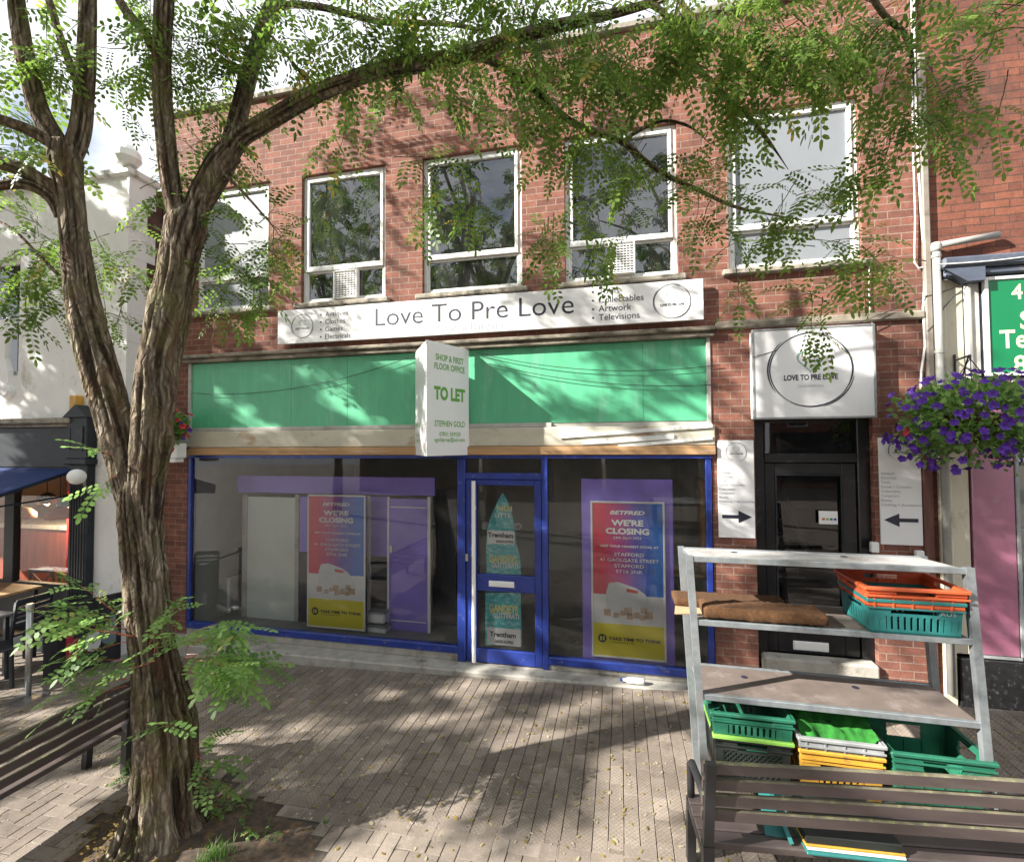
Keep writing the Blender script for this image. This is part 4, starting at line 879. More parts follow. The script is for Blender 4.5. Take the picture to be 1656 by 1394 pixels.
def tbl(loc, lx, ly, h, mat, legm, lab, cat='table'):
    t = E('cafe_table', lab, cat, (0,0,0), 'tables at the cafe'); q = MB(); q.box(-lx/2, lx/2, -ly/2, ly/2, h-.035, h, bev=.01); P('tabletop', q, M[mat], t)
    for sx in (-1,1):
        for sy in (-1,1): q = MB(); q.beam((sx*(lx/2-.06),sy*(ly/2-.06),0), (sx*(lx/2-.06),sy*(ly/2-.06),h-.036), .04, .04); P('leg', q, M[legm], t)
    t.location = loc; return t
G = lambda x, y: (x, y, gz(x))
chair(G(-6.95,-1.40), R(180-25), 'chair_dark', 'dark slatted cafe chair nearest the steel barrier post')
chair(G(-7.35,-.86), R(-90), 'chair_dark', 'dark slatted cafe chair between silver table and banner')
chair(G(-7.75,-1.25), R(90), 'chair_dark', 'dark slatted cafe chair at far left under the wooden table')
tbl(G(-7.45,-1.32), .62, .62, .74, 'steel_table', 'chair_dark', 'silver square cafe table behind the steel barrier post')
tbl(G(-8.0,-.82), 1.15, .55, .92, 'wood', 'iron', 'long pale wooden table in front of the cafe window')
chair((-8.0,.35,-.38), R(160), 'lime', 'green cross backed chair inside the cafe window', False, 'chairs inside the cafe'); chair((-8.75,.5,-.38), R(190), 'grey_plastic', 'grey cross backed chair inside the cafe window', False, 'chairs inside the cafe')
s1 = onG(45, 1130); s2 = onG(197, 1062)
def stanchion(p, lab):
    x, y = p[0], p[1]; z = gz(x); t = E('barrier_post', lab, 'barrier post', (x, y, z), 'steel barrier posts'); q = MB(); q.smooth = False
    q.lathe((x,y,z), [(.165,.002),(.165,.012),(.12,.022),(.035,.035)], 28); P('base', q, M['chrome'], t)
    q = MB(); q.smooth = True; q.lathe((x,y,z), [(.028,.036),(.028,.94)], 16); P('pole', q, M['chrome'], t)
    q = MB(); q.lathe((x,y,z), [(.033,.94),(.036,.95),(.036,.995),(.028,1.01)], 16); P('cap', q, M['chrome'], t)
stanchion(s1, 'steel barrier post with round base at the near end of the banner'); stanchion(s2, 'steel barrier post behind the tree trunk at far end of banner')
b0 = onG(69, 1108); b1 = onG(195, 1068); b0 = np.array([b0[0], b0[1], gz(b0[0])]); b1 = np.array([b1[0], b1[1], gz(b1[0])])
zt = b0[2]+.86; bt = E('banner', 'black cafe banner with large red, white and blue grey letters between barrier posts', 'banner', tuple((b0+b1)/2))
axb = Vector((b1[0]-b0[0], b1[1]-b0[1], 0)); Lb = axb.length; axb.normalize(); nb = Vector((axb.y, -axb.x, 0))
q = MB(); K = 12
for i in range(K+1):
    wv = .012*math.sin(i*1.3); x = b0[0]+axb.x*Lb*i/K + nb.x*wv; y = b0[1]+axb.y*Lb*i/K+nb.y*wv
    q.v += [(x,y,b0[2]+.035), (x,y,zt), (x-nb.x*.006,y-nb.y*.006,b0[2]+.035), (x-nb.x*.006,y-nb.y*.006,zt)]; q.tone += [.5]*4
for i in range(K): o = i*4; q.f += [(o,o+4,o+5,o+1), (o+2,o+3,o+7,o+6), (o+1,o+5,o+7,o+3), (o,o+2,o+6,o+4)]; q.mi += [0]*4
P('cloth', q, M['banner'], bt); orgb = (b0[0]+nb.x*.018, b0[1]+nb.y*.018)
for s_, u0, mt, hz, zz in (('b', .26, 'banner_red', .34, .22), ('o', .50, 'banner_white', .34, .26), ('d', .70, 'banner_blue', .34, .30)):
    q = MB(); put_text(q, s_, Lb*u0, b0[2]+zz, hz, Lb*.22, 0, 'l', .08, 0, ax=(axb.x, axb.y, 0), org=orgb); P('letter', q, M[mt], bt)
q = MB(); q.tube([(s1[0],s1[1],b0[2]+.95), (b0[0],b0[1],zt-.005), (b1[0],b1[1],zt-.005), (s2[0],s2[1],gz(s2[0])+.95)], .012, 8); P('cross_bar', q, M['iron'], bt)

# ================================================================== building on the right
rb = E('neighbour_building', 'orange brick neighbouring shop with slate blue cornice and mauve panel on the right', 'building', (4, 0, gz(4)))
w = MB(); wall_mesh(w, 2.935, 11, -.6, 8.6, [(3.0,11.5,-.7,4.02)], 0, .14); w.quad((2.935,0,6.9), (2.935,0,8.6), (2.935,9,8.6), (2.935,9,6.9)); w.quad((2.935,0,8.5), (11,0,8.5), (11,9,8.5), (2.935,9,8.5)); w.quad((11,0,-.6), (11,9,-.6), (11,9,8.6), (11,0,8.6)); P('wall', w, M['old_brick'], rb)
w = MB(); w.box(3.01, 11, -.14, .0, 3.99, 4.10, bev=.02); w.box(3.03, 11, -.10, .0, 3.92, 3.99, bev=.015)
w.add([(3.02,-.13,3.99), (3.20,-.13,3.86), (3.20,0,3.86), (3.02,0,3.99), (3.34,-.13,3.86), (3.34,-.13,3.99), (3.34,0,3.86)], [(0,1,4,5), (0,3,2,1), (1,2,6,4)]); P('cornice', w, M['slate_blue'], rb)
w = MB(); w.box(2.975, 3.075, -.035, .06, -.4, 3.92, bev=.008); w.box(3.078, 3.225, -.012, .06, .36, 3.92, bev=.005); P('pilaster', w, M['pilaster_cream'], rb)
w = MB(); w.box(3.235, 3.36, -.02, .06, 2.9, 3.90, bev=.012); w.box(3.23, 3.29, -.045, .0, 2.9, 3.88, bev=.02); P('bracket_post', w, M['grey_trim'], rb)
w = MB(); w.box(3.24, 3.575, -.03, .06, .37, 2.95, bev=.008); P('mauve_panel', w, M['mauve'], rb)
w = MB(); w.box(3.225, 3.6, -.022, .06, .335, .368, bev=.005); w.box(3.578, 3.61, -.035, .06, .37, 2.95, bev=.005); P('metal_trim', w, M['grey_plastic'], rb)
w = MB(); w.box(3.09, 4.2, -.05, .06, -.5, .33, bev=.006); P('plinth', w, M['plinth'], rb)
w = MB(); w.box(4.2, 11, -.05, .06, -.5, .33, bev=.006); P('plinth', w, M['plinth'], rb)
w = MB(); w.box(3.61, 11, -.02, .05, .37, .42); w.box(3.61, 11, -.02, .05, 1.52, 1.55); w.box(4.6, 4.65, -.02, .05, .42, 2.9); w.box(3.61, 11, -.02, .05, 2.88, 2.95); P('shopfront_frame', w, M['grey_plastic'], rb)
q = MB(); q.quad((3.61,.015,.42), (11,.015,.42), (11,.015,2.9), (3.61,.015,2.9)); P('shopfront_pane', q, M['glass_up'], rb)
w = MB(); room(w, 3.3, 10.9, .16, 4, -.2, 3.9); w.quad((3.3,.1,.3), (10.9,.1,.3), (10.9,4,.3), (3.3,4,.3)); P('shop_room', w, M['room_wall'], rb)
w = MB(); w.box(3.36, 11, -.03, .06, 2.955, 3.92); P('sign_backing', w, M['charcoal'], rb)
w = MB(); w.box(2.845, 2.93, -.03, .0, -.25, 2.44, bev=.008); P('timber_post', w, M['dark_timber'], rb)
gs = E('green_sign', 'dark green shop sign with gold characters on the right edge', 'sign', (3.6, -.06, 2.98))
w = MB(); w.box(3.40, 6.2, -.055, -.032, 3.0, 3.87); P('sign_panel', w, M['sign_green'], gs); w = MB(); w.frame(3.365, 6.235, 2.965, 3.905, .034, -.07, -.03, bev=.004); P('sign_frame', w, M['pure_white'], gs)
q = MB()
for s_, px, py, h in (('4', 1636, 484, 20), ('S', 1650, 532, 24), ('Te', 1617, 563, 24), ('8', 1640, 604, 24)):
    p = onY(px, py, -.058); put_text(q, s_, p[0], p[2], h*.0072, h*.0072*(1.25 if len(s_) > 1 else .6), -.058, 'l', .02)
P('lettering', q, M['gold'], gs)
dp = E('drainpipe', 'grey drainpipe with an elbow and a sloping branch above the slate cornice', 'drainpipe', (2.985, -.07, 2.4))
q = MB(); q.smooth = True; q.tube([(2.985,-.075,4.21), (2.985,-.075,3.0), (3.0,-.075,2.4), (3.0,-.07,.0)], .032, 14); P('pipe', q, M['pipe'], dp)
q = MB(); q.smooth = True; q.tube([(2.965,-.075,4.235), (3.5,-.06,4.30)], .03, 14); q.lathe((2.985,-.075,4.18), [(.04,0),(.042,.02),(.042,.06),(.036,.085)], 14); P('branch_pipe', q, M['pipe'], dp)
q = MB()
for z in (4.12, 3.2): q.lathe((2.985,-.075,z), [(.039,0),(.039,.03)], 14)
P('pipe_collar', q, M['pipe'], dp)
cable(sag(onY(1512,428,-.15), onY(1656,416,-.15), .01), .006, 'cable_white', 'white cable along the top of the slate blue cornice')
cable([onY(px, py, -.05) for px, py in ((1497,480),(1520,474),(1550,463),(1580,455))], .005, 'cable_black', 'upper short black wire tied to the grey drainpipe')
cable([onY(px, py, -.05) for px, py in ((1500,536),(1515,520),(1525,500),(1540,482),(1555,470))], .005, 'cable_black', 'lower curling black wire near the grey drainpipe')

# ================================================================== leaves
def template(npairs=6, L=.20, ll=.036, lw=.017):
    V = []; F = []; off = 0
    hexa = [(0,0),(.25,.42),(.7,.46),(1,0),(.7,-.46),(.25,-.42)]
    items = [(L*(.22+.74*i/(npairs-1)), s) for i in range(npairs) for s in (-1,1)] + [(L, 0)]
    for (x, s) in items:
        a = s*1.2; ca, sa = math.cos(a), math.sin(a); sc = random.uniform(.85,1.12); tilt = random.uniform(-.35,.35)
        for (u, v) in hexa:
            uu, vv = u*ll*sc, v*lw*2*sc*.5*1.0; z = vv*tilt - abs(u-.4)*ll*.12
            V.append((x+uu*ca-vv*sa, uu*sa+vv*ca + s*.003, z))
    nl = len(items)
    w = .0012; V += [(0,-w,0),(L,-w*.6,0),(L,w*.6,0),(0,w,0)]
    return np.array(V), nl
def build_leaves(pos, axis, up, size, tone, name, mat, parent=None, npairs=6, kindname=None, **kw):
    TV, nl = template(npairs, **kw); n = len(pos); nv = len(TV)
    A_ = axis/np.linalg.norm(axis, axis=1)[:,None]; Bn = np.cross(up, A_); Bn /= np.maximum(1e-6, np.linalg.norm(Bn, axis=1))[:,None]; Cn = np.cross(A_, Bn)
    tv = TV[None]*size[:,None,None]; L_ = TV[:,0].max()
    droop = (TV[:,0]/L_)**2
    V = pos[:,None,:] + tv[...,0:1]*A_[:,None,:] + tv[...,1:2]*Bn[:,None,:] + tv[...,2:3]*Cn[:,None,:]
    V[...,2] -= droop[None]*size[:,None]*L_*rng.uniform(.05,.4,(n,1))
    V += rng.normal(0, .0012, V.shape)
    V = V.reshape(-1, 3)
    loops = []; starts = []; totals = []
    base = np.concatenate([np.arange(nl*6), nl*6+np.arange(4)]); tot = np.concatenate([np.full(nl, 6), [4]])
    allv = (np.arange(n)[:,None]*nv + base[None]).ravel(); alltot = np.tile(tot, n); st_ = np.concatenate([[0], np.cumsum(alltot)[:-1]])
    me = bpy.data.meshes.new(name); me.vertices.add(len(V)); me.vertices.foreach_set('co', V.ravel())
    me.loops.add(len(allv)); me.loops.foreach_set('vertex_index', allv.astype(np.int32)); me.polygons.add(len(alltot)); me.polygons.foreach_set('loop_start', st_.astype(np.int32)); me.polygons.foreach_set('loop_total', alltot.astype(np.int32))
    at = me.attributes.new('tone', 'FLOAT', 'POINT'); lt = np.repeat(tone, nv) + np.tile(np.repeat(rng.uniform(-.08,.08,nl+1), np.append(np.full(nl,6),4)), n)
    at.data.foreach_set('value', np.clip(lt, 0, 1).astype(np.float32)); me.materials.append(mat); me.update(calc_edges=True); me.validate()
    o = bpy.data.objects.new(name, me); col.objects.link(o)
    if parent is not None: o.parent = parent; o.location = [-q for q in parent['off']]; o['off'] = parent['off']
    return o
class Spray:
    def __init__(s): s.p = []; s.a = []; s.u = []; s.z = []; s.t = []; s.tw = MB()
    def twig(s, p, d, L, step=.042, sz=1.0, grav=.35, r=.0035, leafdroop=.35):
        p = Vector(p); d = Vector(d).normalized(); n = max(3, int(L/step)); pts = [p.copy()]
        side0 = Vector((random.gauss(0,1), random.gauss(0,1), random.gauss(0,.5)))
        for i in range(n):
            d = (d + Vector((random.gauss(0,.10), random.gauss(0,.10), random.gauss(0,.08)-grav*.09))).normalized(); p = p + d*step; pts.append(p.copy())
            if i < n*.15: continue
            sv = d.cross(Vector((0,0,1)));
            if sv.length < .1: sv = d.cross(side0)
            sv.normalize(); sgn = 1 if i % 2 else -1
            ax = d*random.uniform(.35,.8) + sv*sgn*random.uniform(.5,1.0) + Vector((random.gauss(0,.2), random.gauss(0,.2), random.gauss(-leafdroop,.25)))
            s.p.append(p[:]); s.a.append(ax[:]); s.u.append((random.gauss(0,.35), random.gauss(0,.35), 1)); s.z.append(sz*random.uniform(.5,1.2)); s.t.append(random.betavariate(2.2,2.0) if random.random() > .04 else 1.0)
        s.p.append(p[:]); s.a.append(d[:]); s.u.append((0,.2,1)); s.z.append(sz); s.t.append(random.random())
        s.tw.tube(pts, [r*(1-.75*i/len(pts)) for i in range(len(pts))], 5, tone=.6)
    def blob(s, c, rad, n, L=(.25,.5), sz=1.0, grav=.5, out=0.6):
        c = np.array(c); rad = np.array(rad)
        for _ in range(n):
            q = rng.normal(0, .5, 3); q = q/max(1, np.linalg.norm(q)); p = c + q*rad
            d = np.array([random.gauss(0,1), random.gauss(0,1), random.gauss(-.15,.55)]) + q*out*2
            s.twig(p - np.array(d)/np.linalg.norm(d)*.15, d, random.uniform(*L), sz=sz, grav=grav)
    def done(s, name, mat, parent, **kw):
        return build_leaves(np.array(s.p), np.array(s.a), np.array(s.u), np.array(s.z), np.array(s.t), name, mat, parent, **kw)

def smoothpath(pts, rad, step=.03):
    P_ = np.array(pts, float); r_ = np.array(rad, float); o = []; ro = []
    for i in range(len(P_)-1):
        p0 = P_[max(i-1,0)]; p1 = P_[i]; p2 = P_[i+1]; p3 = P_[min(i+2,len(P_)-1)]; n = max(2, int(np.linalg.norm(p2-p1)/step))
        for k in range(n):
            t = k/n; o.append(.5*((2*p1)+(-p0+p2)*t+(2*p0-5*p1+4*p2-p3)*t*t+(-p0+3*p1-3*p2+p3)*t**3)); ro.append(r_[i]*(1-t)+r_[i+1]*t)
    o.append(P_[-1]); ro.append(r_[-1]); return np.array(o), np.array(ro)
def limb(mb, pts, rad, n=24, amp=.10, k=3.0, step=.03, seed=0, wob=.0, lobes=0.0, knots=()):
    C_, r_ = smoothpath(pts, rad, step); r_ = r_*.78; ref = None; vs = []; tn = []; s = 0.0
    for i in range(len(C_)):
        t = Vector(C_[min(i+1,len(C_)-1)]-C_[max(i-1,0)]).normalized()
        if i: s += np.linalg.norm(C_[i]-C_[i-1])
        if ref is None: ref = t.cross(Vector((0,1,0.01))).normalized()
        ref = (ref - t*ref.dot(t)).normalized(); bi = t.cross(ref)
        for q in range(n):
            a = 2*math.pi*q/n; ca, sa = math.cos(a), math.sin(a)
            tw = s*.07
            h = mnoise.noise((math.cos(a+tw)*k+seed, math.sin(a+tw)*k, s*1.1)); h2 = mnoise.noise((math.cos(a+tw)*k*2.3+seed, math.sin(a+tw)*k*2.3+9, s*2.4))
            rg = (1-abs(h)*2.2)*.6 + (1-abs(h2)*2.2)*.4     # ridges
            lo = lobes*max(0, 1-s/.55)*math.cos(5*a+seed) if lobes else 0
            big = mnoise.noise((ca*1.1+seed*2, sa*1.1, s*1.4))*wob
            kn = 0.0
            for (ks, ka, kr, kh) in knots: kn += kh*math.exp(-(((s-ks)/kr)**2 + ((math.atan2(math.sin(a-ka), math.cos(a-ka)))/.5)**2))
            rr = r_[i]*(1 + amp*(rg-.5)*2 + big + lo) + kn
            vs.append(Vector(C_[i]) + (ref*ca + bi*sa)*rr); tn.append(min(1, max(0, rg)))
    m = len(C_); fs = []
    for i in range(m-1):
        for q in range(n): q2 = (q+1) % n; fs.append((i*n+q, i*n+q2, (i+1)*n+q2, (i+1)*n+q))
    fs.append(tuple(reversed(range(n)))); fs.append(tuple((m-1)*n+q for q in range(n)))
    o = len(mb.v); mb.v += [tuple(v) for v in vs]; mb.tone += tn; mb.f += [tuple(i+o for i in f) for f in fs]; mb.mi += [0]*len(fs)
    return C_, r_
# ================================================================== the tree in front
base = onG(268, 1345); tx, ty = float(base[0]), float(base[1]); tz = gz(tx)
tree = E('robinia_tree', 'forked robinia tree with furrowed mossy trunk in front of the shops', 'tree', (tx, ty, tz))
dT = float((base-CAM)@_f)
def LP(*q): return [onD(px, py, d) for (px, py, w_, d) in q], [w_*.5/CF*d for (px, py, w_, d) in q]
tk = MB(); tk.smooth = True
limbs = []
def LB(q, **k):
    a, b = LP(*q); r = limb(tk, a, b, **k); limbs.append(r); return r
d0 = dT
LB([(268,1385,205,d0), (269,1345,168,d0), (270,1300,132,d0), (270,1230,114,d0), (263,1150,98,d0), (253,1080,79,d0+.01), (243,1000,74,d0+.02), (233,900,70,d0+.03), (226,830,72,d0+.04), (223,790,62,d0+.06), (223,765,40,d0+.07), (224,745,8,d0+.07)], n=96, amp=.14, k=3.2, step=.022, seed=1, wob=.12, lobes=.13)
LB([(226,890,30,d0+.05), (217,830,46,d0+.05), (205,770,56,d0+.06), (190,700,62,d0+.07), (168,620,64,d0+.09), (148,550,62,d0+.1), (132,480,54,d0+.12), (123,410,48,d0+.12), (116,350,46,d0+.12), (110,300,52,d0+.12), (106,262,58,d0+.12), (104,232,46,d0+.12)], n=56, amp=.09, k=3, step=.025, seed=4, wob=.12)
LB([(104,262,36,d0+.12), (88,225,38,d0+.1), (62,175,36,d0+.05), (45,110,32,d0), (32,40,30,d0-.05), (22,-40,26,d0-.1), (10,-200,18,d0-.2)], n=36, amp=.08, seed=6, wob=.12)
LB([(110,262,38,d0+.13), (128,215,36,d0+.15), (136,150,34,d0+.15), (140,80,32,d0+.15), (143,0,29,d0+.15), (148,-100,24,d0+.15), (150,-260,14,d0+.2)], n=36, amp=.08, seed=8, wob=.1)
LB([(234,890,44,d0+.04), (236,840,56,d0+.04), (240,770,64,d0+.05), (246,700,66,d0+.05), (252,640,72,d0+.07), (258,580,74,d0+.08), (272,510,74,d0+.1), (284,450,66,d0+.12), (293,400,68,d0+.12), (303,365,76,d0+.12), (310,340,56,d0+.12)], n=64, amp=.09, k=3, step=.025, seed=11, wob=.12, knots=((.75,3.4,.10,.03),))
LB([(296,385,36,d0+.1), (284,340,36,d0+.06), (275,290,35,d0+.02), (268,220,35,d0-.02), (262,150,34,d0-.05), (262,80,34,d0-.08), (266,0,34,d0-.1), (270,-90,28,d0-.1), (280,-260,18,d0-.1)], n=40, amp=.08, seed=13, wob=.1)
LB([(308,360,40,d0+.12), (330,310,50,d0+.12), (352,270,52,d0+.12), (372,243,44,d0+.12)], n=44, amp=.08, seed=15, wob=.1)
LB([(362,262,40,d0+.12), (385,225,38,d0+.12), (420,203,34,d0+.12), (460,180,33,d0+.1), (510,152,32,d0+.08), (560,133,30,d0+.05), (620,112,30,d0), (690,100,28,d0-.05), (760,85,26,d0-.1), (830,63,25,d0-.15), (900,44,24,d0-.2), (970,28,20,d0-.25), (1050,6,17,d0-.3), (1140,-30,13,d0-.35)], n=36, amp=.08, seed=17, wob=.12)
LB([(362,262,36,d0+.14), (378,215,34,d0+.2), (394,155,33,d0+.25), (410,95,32,d0+.3), (432,30,30,d0+.35), (450,-20,28,d0+.4), (480,-160,18,d0+.5)], n=32, amp=.08, seed=19, wob=.1)
LB([(442,15,16,d0+.37), (470,8,13,d0+.38), (520,12,13,d0+.4), (570,25,13,d0+.42), (620,36,12,d0+.42), (680,38,11,d0+.42), (730,40,9,d0+.4), (790,52,7,d0+.4)], n=16, amp=.06, seed=21)
LB([(764,88,16,d0-.1), (800,102,16,d0-.08), (840,128,15,d0-.03), (880,160,14,d0+.02), (920,195,14,d0+.06), (965,215,13,d0+.1), (1010,232,12,d0+.14), (1045,262,11,d0+.18), (1080,285,10,d0+.22), (1130,308,9,d0+.25), (1190,335,7,d0+.28), (1250,348,4,d0+.3), (1330,362,1,d0+.3)], n=16, amp=.07, seed=23)
LB([(1005,230,8,d0+.12), (1040,208,8,d0+.1), (1075,196,7,d0+.1), (1110,203,6,d0+.1), (1130,216,3,d0+.1), (1150,235,1,d0+.1)], n=10, amp=.05, seed=25)
LB([(1048,4,14,d0-.3), (1075,24,12,d0-.3), (1098,60,11,d0-.25), (1115,95,11,d0-.2), (1145,128,11,d0-.15), (1180,162,10,d0-.1), (1212,190,9,d0-.05), (1240,225,8,d0), (1255,245,4,d0), (1275,275,1,d0)], n=12, amp=.07, seed=27)
LB([(1090,-12,11,d0-.34), (1130,42,10,d0-.34), (1160,70,8,d0-.3), (1195,105,8,d0-.25), (1240,135,6,d0-.2), (1295,140,3,d0-.2), (1330,150,1,d0-.2)], n=10, amp=.06, seed=29)
LB([(1400,-20,12,d0-.5), (1430,25,12,d0-.45), (1462,55,11,d0-.4), (1474,90,9,d0-.4), (1477,125,4,d0-.4), (1479,150,1,d0-.4)], n=12, amp=.06, seed=31)
LB([(100,315,28,d0+.1), (70,296,30,d0+.05), (30,272,30,d0), (-20,255,26,d0-.05), (-120,200,20,d0-.1)], n=24, amp=.08, seed=33)
LB([(98,352,20,d0+.12), (86,325,22,d0+.08), (58,303,22,d0+.03), (20,298,20,d0), (-40,310,15,d0-.05)], n=20, amp=.09, seed=35)
LB([(76,228,22,d0+.08), (45,210,22,d0+.0), (10,197,20,d0-.1), (-60,170,15,d0-.2)], n=20, amp=.08, seed=37)
LB([(124,130,16,d0+.15), (104,80,15,d0+.2), (88,30,14,d0+.25), (70,-30,12,d0+.3)], n=14, amp=.06, seed=39)
LB([(248,78,22,d0-.08), (232,50,20,d0-.05), (205,20,18,d0), (185,-15,15,d0+.05)], n=16, amp=.07, seed=41)
LB([(92,442,7,d0+.15), (60,410,6,d0+.2), (20,370,5,d0+.3), (-20,350,4,d0+.4)], n=8, amp=.05, seed=43)
LB([(352,272,12,d0+.12), (382,300,7,d0+.1), (410,330,5,d0+.1), (440,365,3,d0+.12), (455,385,1,d0+.12)], n=8, amp=.05, seed=45)
LB([(520,158,9,d0+.08), (480,110,7,d0+.2), (440,60,6,d0+.3)], n=8, amp=.05, seed=47)
LB([(860,40,10,d0-.1), (870,10,9,d0-.1), (900,-30,8,d0-.1)], n=8, amp=.05, seed=48)
P('trunk', tk, M['bark'], tree)
sp = Spray()
BL = [(560,60,100,60,3.15,14),(690,35,110,50,3.1,15),(820,45,100,55,3.0,18),(950,60,100,70,2.9,22),(1080,60,110,80,2.85,24),(1220,55,110,80,2.85,24),(1350,65,110,85,2.8,24),(1480,80,100,85,2.75,22),(1600,80,90,90,2.7,20),
 (480,40,60,50,3.4,6),(400,120,60,60,3.5,6),(640,160,90,40,3.05,8),(760,165,90,50,3.0,10),(880,180,90,60,3.0,15),(980,160,90,70,2.95,15),(960,240,90,45,3.05,12),(1060,250,70,60,3.1,12),(1140,300,80,50,3.15,14),(1240,330,80,65,3.15,16),(1320,380,90,65,3.15,16),(1400,430,60,50,3.15,7),(1330,495,35,40,3.2,4),(1180,400,40,60,3.15,5),
 (1540,170,80,60,2.8,9),(1480,235,55,50,2.9,5),(1420,240,50,40,2.9,3),(740,300,60,40,3.1,3),(765,350,30,45,3.1,3),(890,380,35,45,3.1,4),(1000,330,50,50,3.15,5),(680,260,50,35,3.1,3),(540,205,60,30,3.1,3),(1250,100,100,80,2.9,8),
 (60,60,80,80,3.3,7),(40,180,60,70,3.3,3),(170,110,70,80,3.3,7),(240,60,60,70,3.3,6),(320,60,60,60,3.4,6),(330,160,70,60,3.5,7),(60,390,80,50,3.5,8),(180,400,60,60,3.7,7),(110,470,50,35,3.7,4),(30,470,50,45,3.6,4),(400,420,60,50,3.7,6),(455,385,40,40,3.7,4),(345,350,45,35,3.7,3),(395,480,45,25,3.7,3),(265,280,40,50,3.5,4),(205,510,35,25,3.7,2),(350,230,60,30,3.5,4)]
for (px, py, rx, ry, dep, n) in BL:
    c = onD(px, py, dep); sx = rx/CF*dep; sz = ry/CF*dep; sp.blob(c, (sx, min(.35, sx), sz), max(2,int(n*(((1.7 if py < 70 else 1.25) if px < 900 else (1.1 if py < 70 else .75)) if py < 150 else (1.5 if px < 500 else .58)))), (.18,.36), 1.12, .5)
# hanging sprays
for (px, py, dep, L_) in ((760,300,3.1,.24),(775,305,3.1,.2),(895,345,3.1,.35),(880,360,3.1,.25),(1310,470,3.2,.32),(1330,480,3.2,.3),(420,440,3.7,.3),(355,440,3.7,.3),(375,450,3.7,.28),(700,280,3.1,.3),(1480,180,2.85,.4),(1010,340,3.1,.35),(965,330,3.1,.35),(1190,420,3.15,.3)):
    sp.twig(onD(px, py, dep), (random.gauss(0,.3), random.gauss(0,.3), -1), L_, sz=1.0, grav=1)
P('twigs', sp.tw, M['bark'], tree); sp.done('foliage', M['leaf'], tree)
# leaf canopy above the picture
sp = Spray()
for _ in range(42):
    a = random.random()*6.28; r = 4.6*math.sqrt(random.random()); c = (tx-1.4+r*math.cos(a), ty-1.2+r*math.sin(a)*.75, tz+random.uniform(5.9,8.8)-r*.12)
    sp.blob(c, (.55,.5,.4), 6, (.3,.6), 1.3, .4)
P('upper_twigs', sp.tw, M['bark'], tree); sp.done('upper_foliage', M['leaf'], tree, npairs=5, ll=.05, lw=.026)
# shoots from the trunk
sp = Spray(); d_ = dT-.16
for (px, py, dx, dz, L_, dd) in ((205,1040,-1,.35,.40,0),(205,1035,-1,.18,.34,-.05),(205,1060,-1,-.05,.28,-.1),(205,1120,-.9,.15,.28,-.05),(205,1130,-1,-.25,.26,-.1),(225,1030,-.4,.7,.22,0),(250,1080,.2,.25,.25,-.12),(250,1090,-.2,-.1,.25,-.14),
     (300,1060,1,.35,.40,.05),(300,1080,1,.05,.48,0),(300,1090,1,-.1,.36,.02),(300,1075,.6,.7,.25,-.05),(300,1100,.9,-.3,.30,-.05),(340,1100,1,.1,.36,.05),(310,1130,.9,-.1,.26,.05),(315,1225,.9,.15,.20,0),(315,1240,1,-.15,.22,0),(315,1270,.7,-.3,.14,0),(185,760,-.5,.35,.14,0),(187,790,-.6,-.5,.14,0),(270,1200,.1,.2,.08,-.12),(300,1065,.7,.15,.35,-.12),(205,1025,-1,.5,.42,.02),(205,1050,-1,.28,.44,-.08),(205,1090,-1,.1,.3,-.1),(300,1050,1,.5,.34,0),(300,1085,1,.22,.5,-.06),(300,1110,1,-.05,.42,-.02),(240,1070,.1,.5,.3,-.16),(215,1050,-.8,.1,.3,-.12)):
    d3 = _r2*dx + _u2*dz + _f*random.uniform(-.5,.2); sp.twig(onD(px, py-22, d_+.12+dd), d3, L_, step=.032, sz=.95, grav=-.05, r=.003, leafdroop=.1)
P('shoot_stems', sp.tw, M['wood_red'], tree); sp.done('basal_shoots', M['leaf_young'], tree, npairs=5, ll=.046, lw=.028)
# weeds and grass round the pit
def tuft(x, y, n, h, lab, spread=.1, mat='grass', name='grass_tuft', cat='grass tuft'):
    q = MB()
    for _ in range(n):
        a = random.random()*6.28; r = random.random()*spread; bx, by = x+r*math.cos(a), y+r*math.sin(a); l = random.uniform(-.6,.6)*h; m = random.uniform(-.6,.6)*h; hh = h*random.uniform(.5,1.1); w_ = .004; z0 = gz(x)-.01
        q.add([(bx-w_,by,z0), (bx+w_,by,z0), (bx+l*.4+w_*.7,by+m*.4,z0+hh*.6), (bx+l*.4-w_*.7,by+m*.4,z0+hh*.6), (bx+l,by+m,z0+hh)], [(0,1,2,3),(3,2,4)], random.random())
    return T(name, q, M[mat], lab, cat, (x, y, gz(x)))
p = onG(345, 1392); tuft(p[0], p[1], 150, .10, 'bright grass tuft in the soil right of the tree base', .11)
p = onG(525, 1330); tuft(p[0], p[1], 26, .03, 'tiny green weed in the paving joint right of the tree pit', .03, cat='weed', name='paving_weed')
p = onG(500, 1272)
def weed(px, py, n, h, lab):
    p = onG(px, py); s = Spray()
    for _ in range(n): s.twig((p[0]+random.gauss(0,.05), p[1]+random.gauss(0,.04), gz(p[0])), (random.gauss(0,.6), random.gauss(0,.5), .7), h*random.uniform(.6,1.2), step=.02, sz=.25, grav=.8, r=.0015)
    t = E('weed_plant', lab, 'weed', (p[0], p[1], gz(p[0])), 'weeds in the tree pit'); P('weed_stems', s.tw, M['bark'], t); s.done('weed_leaves', M['leaf_young'], t, npairs=4, ll=.06, lw=.04)
weed(372, 1318, 14, .12, 'low green weed clump on the right side of the tree pit'); weed(205, 1262, 8, .10, 'small green weed left of the trunk by the brown litter'); weed(418, 1350, 6, .08, 'yellowish weed at the right edge of the tree pit'); weed(330, 1255, 6, .10, 'weed close behind the trunk on its right side')
